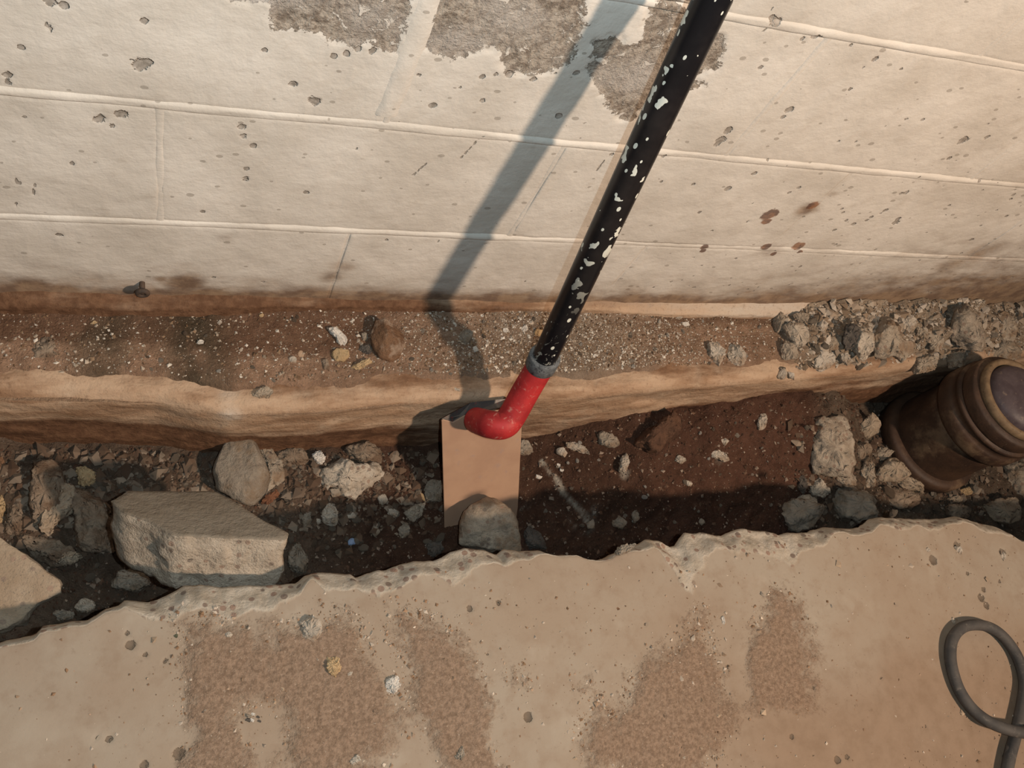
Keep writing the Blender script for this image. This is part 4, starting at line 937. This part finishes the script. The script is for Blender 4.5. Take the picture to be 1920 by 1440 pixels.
R('coarse grey rock cut by the right edge below the clay pipe', [(1884, 866), (1920, 852), (1960, 880), (1955, 940), (1915, 938), (1893, 918)], 'mortar', 0.6, 0.7)
R('shaded stone behind the tan boulder near the slab edge', [(1760, 950), (1795, 945), (1825, 955), (1815, 972), (1775, 972)], 'rubble', 0.5, 0.8)
# rubble on the ledge, right
LB = 'concrete_pale'
R('flat pale slab stone in the rubble heap nearest the left, on the ledge', [(1467, 610), (1493, 604), (1520, 613), (1517, 637), (1497, 658), (1480, 637)], LB, 0.5, 0.6)
R('narrow upright stone at the left end of the ledge rubble heap', [(1450, 604), (1460, 582), (1472, 590), (1468, 617), (1456, 624)], 'concrete', 0.6, 0.6)
R('squarish stone against the wall in the ledge rubble heap', [(1484, 590), (1505, 586), (1520, 590), (1520, 606), (1495, 604)], 'concrete', 0.6, 0.6)
R('pinkish stone right of the flat pale slab stone on the ledge', [(1528, 603), (1543, 592), (1557, 603), (1553, 621), (1533, 631)], 'pale', 0.6, 0.6)
R('rounded stone below the flat pale slab stone on the ledge', [(1462, 640), (1472, 630), (1485, 645), (1498, 663), (1493, 681), (1467, 674)], 'concrete', 0.6, 0.5)
R('crumbly lump under the pinkish stone on the ledge', [(1540, 640), (1553, 627), (1577, 640), (1570, 657), (1547, 658)], 'mortar', 0.6, 0.5)
R('wide tan stone at the front of the ledge rubble heap', [(1520, 684), (1530, 663), (1563, 661), (1568, 677), (1550, 694), (1527, 696)], 'pale', 0.5, 0.5)
R('thin pale shard leaning beside the dark stone on the ledge', [(1572, 653), (1587, 659), (1596, 680), (1587, 688), (1577, 680)], 'pale', 0.5, 0.6)
R('dark stone shard in the middle of the ledge rubble heap', [(1579, 640), (1587, 607), (1607, 602), (1614, 611), (1602, 650), (1587, 658)], 'dark', 0.6, 0.5)
R('tall pale stone right of the dark shard on the ledge', [(1613, 607), (1630, 611), (1641, 623), (1638, 653), (1631, 681), (1613, 674), (1600, 650)], LB, 0.6, 0.6)
R('large knobbly concrete lump in the ledge rubble heap', [(1640, 600), (1663, 589), (1680, 613), (1690, 637), (1714, 643), (1714, 664), (1693, 681), (1680, 667), (1645, 675), (1637, 640)], 'mortar', 0.6, 0.6)
R('tan stone against the wall right of the knobbly lump', [(1683, 597), (1697, 586), (1718, 600), (1714, 617), (1700, 631), (1688, 617)], 'pale', 0.6, 0.5)
R('half buried round stone left of the peaked mortar lump', [(1739, 628), (1763, 619), (1774, 647), (1767, 664), (1743, 658)], 'mortar', 0.5, 0.5)
R('small rough stone between knobbly lump and half buried stone', [(1718, 612), (1735, 608), (1742, 622), (1732, 640), (1718, 634)], 'mortar', 0.5, 0.4)
R('grey peaked lump of mortar smeared up the wall foot', [(1783, 610), (1793, 580), (1823, 562), (1843, 583), (1852, 617), (1842, 662), (1810, 655), (1788, 634)], 'concrete', 0.6, 0.6)
R('smooth tan mortar wedge right of the grey peaked lump', [(1848, 640), (1868, 625), (1895, 640), (1920, 665), (1890, 680), (1850, 668)], 'mortar', 0.5, 0.3)
R('pebbly lump at the right edge above the clay pipe', [(1853, 600), (1880, 582), (1908, 606), (1908, 640), (1867, 634)], 'mortar', 0.6, 0.4)
R('coarse lump in front of the grey peaked lump on the ledge', [(1770, 665), (1800, 652), (1820, 668), (1812, 690), (1780, 690)], 'mortar', 0.6, 0.4)
R('coarse tan lump at the ledge front below the knobbly lump', [(1700, 680), (1735, 668), (1760, 672), (1755, 695), (1715, 702)], 'mortar', 0.4, 0.3)
R('left one of two pale stones lying before the rubble heap', [(1322, 646), (1340, 637), (1360, 655), (1354, 690), (1335, 681)], 'pale', 0.55, 0.5)
R('right one of two pale stones lying before the rubble heap', [(1362, 652), (1380, 639), (1399, 665), (1396, 686), (1366, 681)], 'pale', 0.55, 0.5)
R('small pale stone at the ledge front below the rubble heap', [(1457, 707), (1463, 690), (1475, 691), (1478, 707), (1464, 713)], 'pale', 0.6, 0.5)
R('tiny pale stone right of the small one at the ledge front', [(1478, 697), (1490, 699), (1491, 713), (1480, 709)], 'pale', 0.6, 0.5)
# ledge, left and centre
R('round reddish brown cobble on the middle of the ledge', [(694, 629), (702, 600), (723, 598), (742, 610), (757, 627), (762, 648), (748, 672), (732, 679), (711, 673), (698, 654)], 'brown', 0.6, 0.45, 0.55, 0.3, rough=0.5, cuts=3)
R('white angular shard left of the brown cobble on the ledge', [(613, 617), (632, 613), (652, 630), (648, 648), (640, 655), (630, 634)], 'white', 0.5, 0.4)
R('smooth yellow pebble below the white shard on the ledge', [(618, 664), (632, 652), (654, 656), (656, 669), (645, 679), (626, 677)], 'yellow', 0.5, 0.4, rough=0.4)
R('thin yellow sliver below the brown cobble on the ledge', [(657, 688), (693, 671), (703, 676), (672, 694)], 'yellow', 0.4, 0.4)
R('dark flat shard at the left foot of the brown cobble', [(669, 651), (696, 643), (699, 667), (681, 664)], 'dark', 0.4, 0.4)
R('small grey upright chip left of the brown cobble', [(678, 626), (687, 619), (691, 642), (679, 643)], 'grey', 0.5, 0.4)
R('curved brown chip left of the smooth yellow pebble', [(603, 676), (614, 669), (621, 693), (608, 694)], 'rubble', 0.5, 0.3)
R('grey stone lying in the handle shadow on the ledge', [(855, 626), (868, 613), (887, 623), (881, 645), (862, 643)], 'grey', 0.5, 0.4)
R('small white stone right of the handle shadow on the ledge', [(886, 651), (895, 647), (899, 658), (889, 661)], 'white', 0.5, 0.4)
R('white pointed chip near the wall foot left of the handle', [(976, 615), (987, 606), (991, 619), (980, 623)], 'white', 0.5, 0.4)
R('small white chip further left along the wall foot', [(941, 616), (953, 613), (954, 622), (944, 624)], 'white', 0.4, 0.4)
R('tan stone half hidden behind the handle on the ledge', [(1000, 627), (1007, 613), (1020, 620), (1014, 635)], 'yellow', 0.5, 0.4)
R('pale chip on the ledge front under the handle shadow', [(849, 725), (865, 728), (863, 736), (853, 735)], 'pale', 0.4, 0.4)
R('bright white pebble on the brown soil at left', [(366, 642), (374, 636), (383, 638), (381, 645), (371, 646)], 'white', 0.5, 0.5)
R('round pale grey disc pebble on the left part of the ledge', [(540, 673), (548, 665), (557, 672), (555, 682), (545, 684)], 'pale', 0.4, 0.4, rough=0.3)
R('half buried tan stone near the ledge front at left', [(471, 734), (497, 723), (513, 733), (501, 753), (478, 752)], 'mortar', 0.4, 0.15)
R('tiny yellow chip close to the wall foot at left', [(485, 592), (492, 586), (496, 592), (489, 597)], 'yellow', 0.4, 0.4)
R('pinkish chip left of the tiny yellow chip at the wall foot', [(407, 606), (413, 597), (417, 604), (412, 611)], 'pale', 0.4, 0.4)
R('olive tan flake near the wall foot at far left', [(168, 607), (176, 601), (184, 604), (177, 609)], 'yellow', 0.4, 0.4)
R('long white stone at the wall foot right of the handle', [(1275, 604), (1290, 604), (1295, 610), (1283, 613)], 'white', 0.4, 0.4)
R('tan lump just above the long white stone at the wall foot', [(1265, 595), (1273, 590), (1281, 595), (1274, 600)], 'pale', 0.4, 0.4)
R('upright tan chip between handle and long white stone', [(1233, 600), (1238, 597), (1240, 611), (1234, 612)], 'pale', 0.4, 0.4)
R('flat white chip right next to the collar of the tool', [(1110, 662), (1122, 664), (1121, 671), (1112, 669)], 'white', 0.4, 0.4)
R('mottled dark lump with pale patch on the far left ledge', [(60, 640), (85, 630), (110, 640), (112, 680), (85, 690), (62, 675)], 'rubble', 0.25, 0.05)
# on the slab
R('rounded pale lump of mortar lying on the sandy slab', [(560, 1186), (566, 1168), (577, 1158), (598, 1160), (608, 1189), (592, 1209), (569, 1205)], 'pale', 0.5, 0.3)
R('tan angular stone on the sandy slab below the pale lump', [(611, 1244), (612, 1230), (634, 1230), (639, 1255), (625, 1274), (611, 1259)], 'yellow', 0.55, 0.4)
R('small tan stone right of the tan angular stone', [(649, 1259), (662, 1256), (661, 1270), (651, 1272)], 'pale', 0.5, 0.3)
R('white crusty lump with dark specks on the slab', [(719, 1270), (735, 1264), (750, 1266), (754, 1284), (738, 1302), (722, 1293)], 'white', 0.4, 0.3)
R('small pale stone alone on the sand left of the pale lump', [(421, 1187), (430, 1183), (437, 1190), (433, 1198), (424, 1196)], 'pale', 0.6, 0.4)
R('dark green chip at the left end of the sand', [(324, 1192), (335, 1186), (332, 1199)], 'green', 0.4, 0.3)
R('white chip on the sand left of the white crusty lump', [(682, 1318), (692, 1309), (695, 1321), (686, 1324)], 'white', 0.4, 0.3)
R('pale stone at the bottom edge of the sand', [(655, 1427), (670, 1411), (677, 1426), (664, 1438)], 'pale', 0.6, 0.4)
R('grey pointed shard near the bottom edge of the slab', [(849, 1424), (858, 1412), (867, 1398), (873, 1412), (864, 1430)], 'grey', 0.4, 0.3)
R('whitish pebble in a hollow of the slab near the cable', [(1789, 1026), (1800, 1021), (1808, 1032), (1803, 1041), (1793, 1038)], 'pale', 0.5, 0.3)
R('small tan pebble left of the hollow near the trench', [(1733, 1030), (1741, 1026), (1747, 1033), (1740, 1038)], 'pale', 0.5, 0.3)
R('pale chip beside the slab hollow furthest right', [(1874, 1042), (1882, 1032), (1889, 1044), (1883, 1055)], 'pale', 0.5, 0.3)
R('small pale chip touching the top of the cable loop', [(1780, 1160), (1788, 1157), (1792, 1170), (1786, 1172)], 'pale', 0.5, 0.3)
R('white splinter on the bare slab right of centre', [(1351, 1156), (1357, 1152), (1360, 1165), (1358, 1178), (1354, 1166)], 'white', 0.3, 0.2)
R('tan flake with white tip on the bare slab', [(1152, 1141), (1158, 1138), (1163, 1142), (1157, 1146)], 'brown', 0.4, 0.3)
# two small heaps of grey metal-like chips on the slab
_r = random.Random(12)
for hx, hy, lab, cnt_ in ((381, 1331, 'grey chip in the small dark heap on the sand at lower left', 9), (474, 1348, 'grey chip in the loose dark heap on the bare patch of slab', 9)):
    for i in range(cnt_):
        a, b = hx + _r.uniform(-13, 13), hy + _r.uniform(-15, 15); w_ = _r.uniform(4, 7.5)
        R(lab, [(a - w_, b), (a - w_ * 0.3, b - w_ * 0.8), (a + w_, b - w_ * 0.3), (a + w_ * 0.5, b + w_ * 0.7)], _r.choice(['grey', 'dark', 'dark', 'white', 'grey']), 0.5, 0.5, name='chip', cat='chip', group=lab.replace('grey chip', 'grey chips'))

# --- scattered small stones, each its own object, sharing a few meshes
def pebble_mesh(seed):
    rs = np.random.default_rng(seed)
    K, L = 8, 4; ph = np.linspace(-1.1, 1.1, L); V = []
    for p_ in ph:
        a = np.arange(K) / K * 2 * math.pi; r_ = math.cos(p_) ** 0.6
        V.append(np.stack([r_ * np.cos(a) * rs.uniform(0.75, 1.15, K), r_ * np.sin(a) * rs.uniform(0.55, 0.95, K), np.full(K, math.sin(p_) * 0.6) + rs.normal(0, 0.08, K)], 1))
    V = np.concatenate(V + [[(0, 0, -0.6)], [(0, 0, 0.6)]])
    i = np.arange(L - 1)[:, None] * K; j = np.arange(K)[None]; j2 = (j + 1) % K
    q = np.stack([i + j, i + j2, i + K + j2, i + K + j], -1).reshape(-1, 4)
    k = L * K; tr = np.array([(k, (a + 1) % K, a) for a in range(K)] + [(k + 1, (L - 1) * K + a, (L - 1) * K + (a + 1) % K) for a in range(K)])
    return mesh_from('pebble', V, q, tr, smooth=False)
PM = {}
for mn in ('pale', 'grey', 'white', 'rubble', 'yellow', 'concrete'):
    PM[mn] = []
    for s_ in range(4):
        me = pebble_mesh(s_ + 10 * len(PM)); me.materials.append(M[mn]); PM[mn].append(me)
def scatter(cnt, region, sizes, mats, label, group, seed):
    rr_ = random.Random(seed); made = 0; tries = 0
    while made < cnt and tries < cnt * 20:
        tries += 1
        x, y = region(rr_)
        P = hit(x, y)
        s = rr_.triangular(sizes[0], sizes[1], sizes[0]) / 2 / F * ((P - CAM) @ np.array(fwd))
        mn = rr_.choice(mats); word = {'pale': 'pale tan', 'grey': 'grey', 'white': 'white', 'rubble': 'dirty brown', 'concrete': 'grey concrete', 'yellow': 'yellowish'}[mn]
        o = bpy.data.objects.new('pebble', rr_.choice(PM[mn])); C.objects.link(o)
        o.location = (P[0], P[1], P[2] + s * 0.25); o.scale = (s, s * rr_.uniform(0.7, 1), s * rr_.uniform(0.6, 1))
        o.rotation_euler = (rr_.uniform(-0.5, 0.5), rr_.uniform(-0.5, 0.5), rr_.uniform(0, 6.28))
        tag(o, label % word, 'pebble', group); made += 1
def band(x0, x1, ylo, yhi):
    return lambda r: (lambda x: (x, r.uniform(np.interp(x, *ylo), np.interp(x, *yhi))))(r.uniform(x0, x1))
scatter(42, band(250, 1440, ([0, 1920], [592, 592]), ([0, 600, 1440], [708, 718, 685])), (8, 15), ['pale', 'grey', 'white', 'rubble', 'pale'], 'tiny %s gravel chip scattered on the soil of the footing ledge', 'gravel chips on the ledge', 1)
scatter(62, band(505, 830, ([500, 830], [850, 850]), ([500, 560, 830], [960, 1040, 1020])), (10, 24), ['rubble', 'grey', 'pale', 'concrete', 'rubble'], 'small %s broken stone in the dirt between large chunk and blade', 'broken stones left of the blade', 2)
scatter(46, band(965, 1500, ([965, 1500], [830, 775]), ([965, 1500], [1010, 960])), (7, 14), ['pale', 'grey', 'white', 'rubble'], 'tiny %s chip scattered in the dark soil right of the blade', 'chips in the soil right of the blade', 3)
scatter(34, band(150, 420, ([150, 420], [870, 850]), ([150, 420], [915, 912])), (10, 26), ['rubble', 'concrete', 'grey', 'rubble'], '%s gravel stone in the ridge behind the large chunk', 'gravel ridge behind the large chunk', 4)
scatter(36, band(10, 240, ([0, 250], [880, 900]), ([0, 110, 250], [1000, 1080, 1100])), (12, 30), ['rubble', 'grey', 'rubble', 'concrete'], '%s stone fragment among the boulders in the far left trench', 'stone fragments in the left trench', 5)
scatter(40, band(1440, 1910, ([1440, 1910], [592, 590]), ([1440, 1910], [705, 660])), (11, 26), ['concrete', 'rubble', 'pale', 'grey'], 'small %s crumb of rubble in the heap on the right ledge', 'crumbs in the ledge rubble heap', 6)
scatter(38, band(1500, 1910, ([1500, 1650, 1910], [790, 880, 900]), ([1500, 1910], [975, 965])), (12, 30), ['concrete', 'rubble', 'grey', 'pale'], 'small %s stone fragment in the trench rubble around the clay pipe', 'stone fragments near the clay pipe', 7)

# --- uncountable grit: one object for each surface
def grit(name, label, cnt, fx, size, cols, seed, mat_name):
    rs = np.random.default_rng(seed)
    X, Y = fx(rs, cnt); Z = ground(X, Y)
    s = size * (0.35 + rs.exponential(0.5, cnt)); s = np.minimum(s, size * 2.4)
    base = np.array([(1, 0, 0), (0, 0.8, 0), (-1, 0, 0), (0, -0.8, 0), (0, 0, 0.62), (0, 0, -0.5)])
    a = rs.uniform(0, 6.28, cnt); tl = rs.normal(0, 0.22, (cnt, 2)); jr = rs.uniform(0.7, 1.1, (cnt, 6, 3))
    b_ = base[None] * jr + rs.normal(0, 0.14, (cnt, 6, 3))
    V = np.zeros((cnt, 6, 3)); ca, sa = np.cos(a)[:, None], np.sin(a)[:, None]
    bx = b_[..., 0] * ca - b_[..., 1] * sa; by = b_[..., 0] * sa + b_[..., 1] * ca
    V[..., 0] = X[:, None] + bx * s[:, None]; V[..., 1] = Y[:, None] + by * s[:, None]
    V[..., 2] = (Z + 0.15 * s)[:, None] + (b_[..., 2] + bx * tl[:, :1] + by * tl[:, 1:]) * s[:, None]
    i = np.arange(cnt)[:, None] * 6
    tr = np.concatenate([i + np.array([f_]) for f_ in ((0, 1, 4), (1, 2, 4), (2, 3, 4), (3, 0, 4), (1, 0, 5), (2, 1, 5), (3, 2, 5), (0, 3, 5))])
    ci = rs.integers(0, len(cols), cnt); cc_ = np.array(cols)[ci] * rs.uniform(0.7, 1.15, (cnt, 1))
    tint = np.repeat(np.concatenate([cc_, np.ones((cnt, 1))], 1)[:, None], 6, 1).reshape(-1, 4)
    o = obj(name, mesh_from(name, V.reshape(-1, 3), None, tr, smooth=False, colors={'tint': tint}), M[mat_name])
    tag(o, label, 'grit', kind='stuff')
def mat_grit():
    t = NT('grit'); _, _, _, _, c = t.attr('tint'); return t.done(c, 0.9, 0.15)
M['grit'] = mat_grit()
def on_ledge(rs, n):
    X = np.where(rs.random(n) < 0.45, rs.normal(0.62, 0.17, n), rs.uniform(-0.3, 1.75, n)); return X, ledge_y(X) * rs.uniform(0.05, 0.74, n)
def on_soil(rs, n):
    X = rs.uniform(-0.3, 1.7, n); a = ledge_y(X) - 0.01; return X, a + (slab_y(X) + 0.008 - a) * rs.random(n)
def on_slab(rs, n):
    X = rs.uniform(-0.2, 1.4, n * 12); Y = slab_y(X) - rs.uniform(0.02, 0.45, n * 12)
    sd = np.full(X.shape, -1.0)
    for p in SAND: sd = np.maximum(sd, sd_poly(X, Y, p))
    k = np.where((sd > 0.0 + 0.01 * rs.normal(size=X.shape)) | (rs.random(X.shape) < 0.03))[0][:n]
    k = np.resize(k, n); return X[k] + rs.normal(0, 0.001, n), Y[k] + rs.normal(0, 0.001, n)
grit('ledge_grit', 'fine pale grit scattered over the ledge soil', 15000, on_ledge, 0.0016, [(0.40, 0.33, 0.26), (0.24, 0.16, 0.10), (0.30, 0.24, 0.18), (0.14, 0.085, 0.05), (0.55, 0.50, 0.43)], 1, 'grit')
grit('trench_grit', 'fine grit and crumbs in the trench soil', 12000, on_soil, 0.0024, [(0.085, 0.047, 0.03), (0.12, 0.07, 0.046), (0.075, 0.04, 0.026), (0.10, 0.06, 0.04), (0.08, 0.045, 0.03), (0.26, 0.20, 0.155)], 2, 'grit')
grit('sand_grit', 'brown sand grains spread in patches on the slab', 12000, on_slab, 0.0014, [(0.30, 0.19, 0.12), (0.22, 0.135, 0.08), (0.38, 0.27, 0.19), (0.50, 0.42, 0.34)], 3, 'grit')

def gravel_zone(px):
    G3 = np.array([hit(*p)[:2] for p in px])
    def f(rs, n):
        k = rs.integers(0, len(G3), n); X = G3[k, 0] + rs.normal(0, 0.03, n); Y = G3[k, 1] + rs.normal(0, 0.022, n)
        return X, np.clip(Y, slab_y(X) + 0.01, ledge_y(X) - 0.02)
    return f
grit('trench_gravel', 'loose broken concrete crumbs filling the rubble ends of the trench', 3600, gravel_zone([(x, y) for x in range(20, 800, 45) for y in (880, 920, 970)] + [(x, y) for x in range(1520, 1900, 40) for y in (830, 890, 940)]), 0.0056, [(0.15, 0.108, 0.078), (0.12, 0.08, 0.055), (0.21, 0.165, 0.125), (0.09, 0.058, 0.04)], 4, 'grit')
def rub(rs, n):
    X = rs.uniform(1.06, 2.2, n); return X, ledge_y(X) * rs.uniform(0.03, 0.9, n)
grit('ledge_rubble', 'loose crumbs of mortar in the rubble heap on the right ledge', 4200, rub, 0.0055, [(0.36, 0.30, 0.235), (0.28, 0.22, 0.165), (0.42, 0.36, 0.295), (0.22, 0.16, 0.11)], 5, 'grit')
grit('sand_crumbs', 'coarse crumbs lying in the sand patches on the slab', 420, on_slab, 0.0026, [(0.36, 0.27, 0.19), (0.27, 0.19, 0.13), (0.42, 0.35, 0.28)], 6, 'grit')
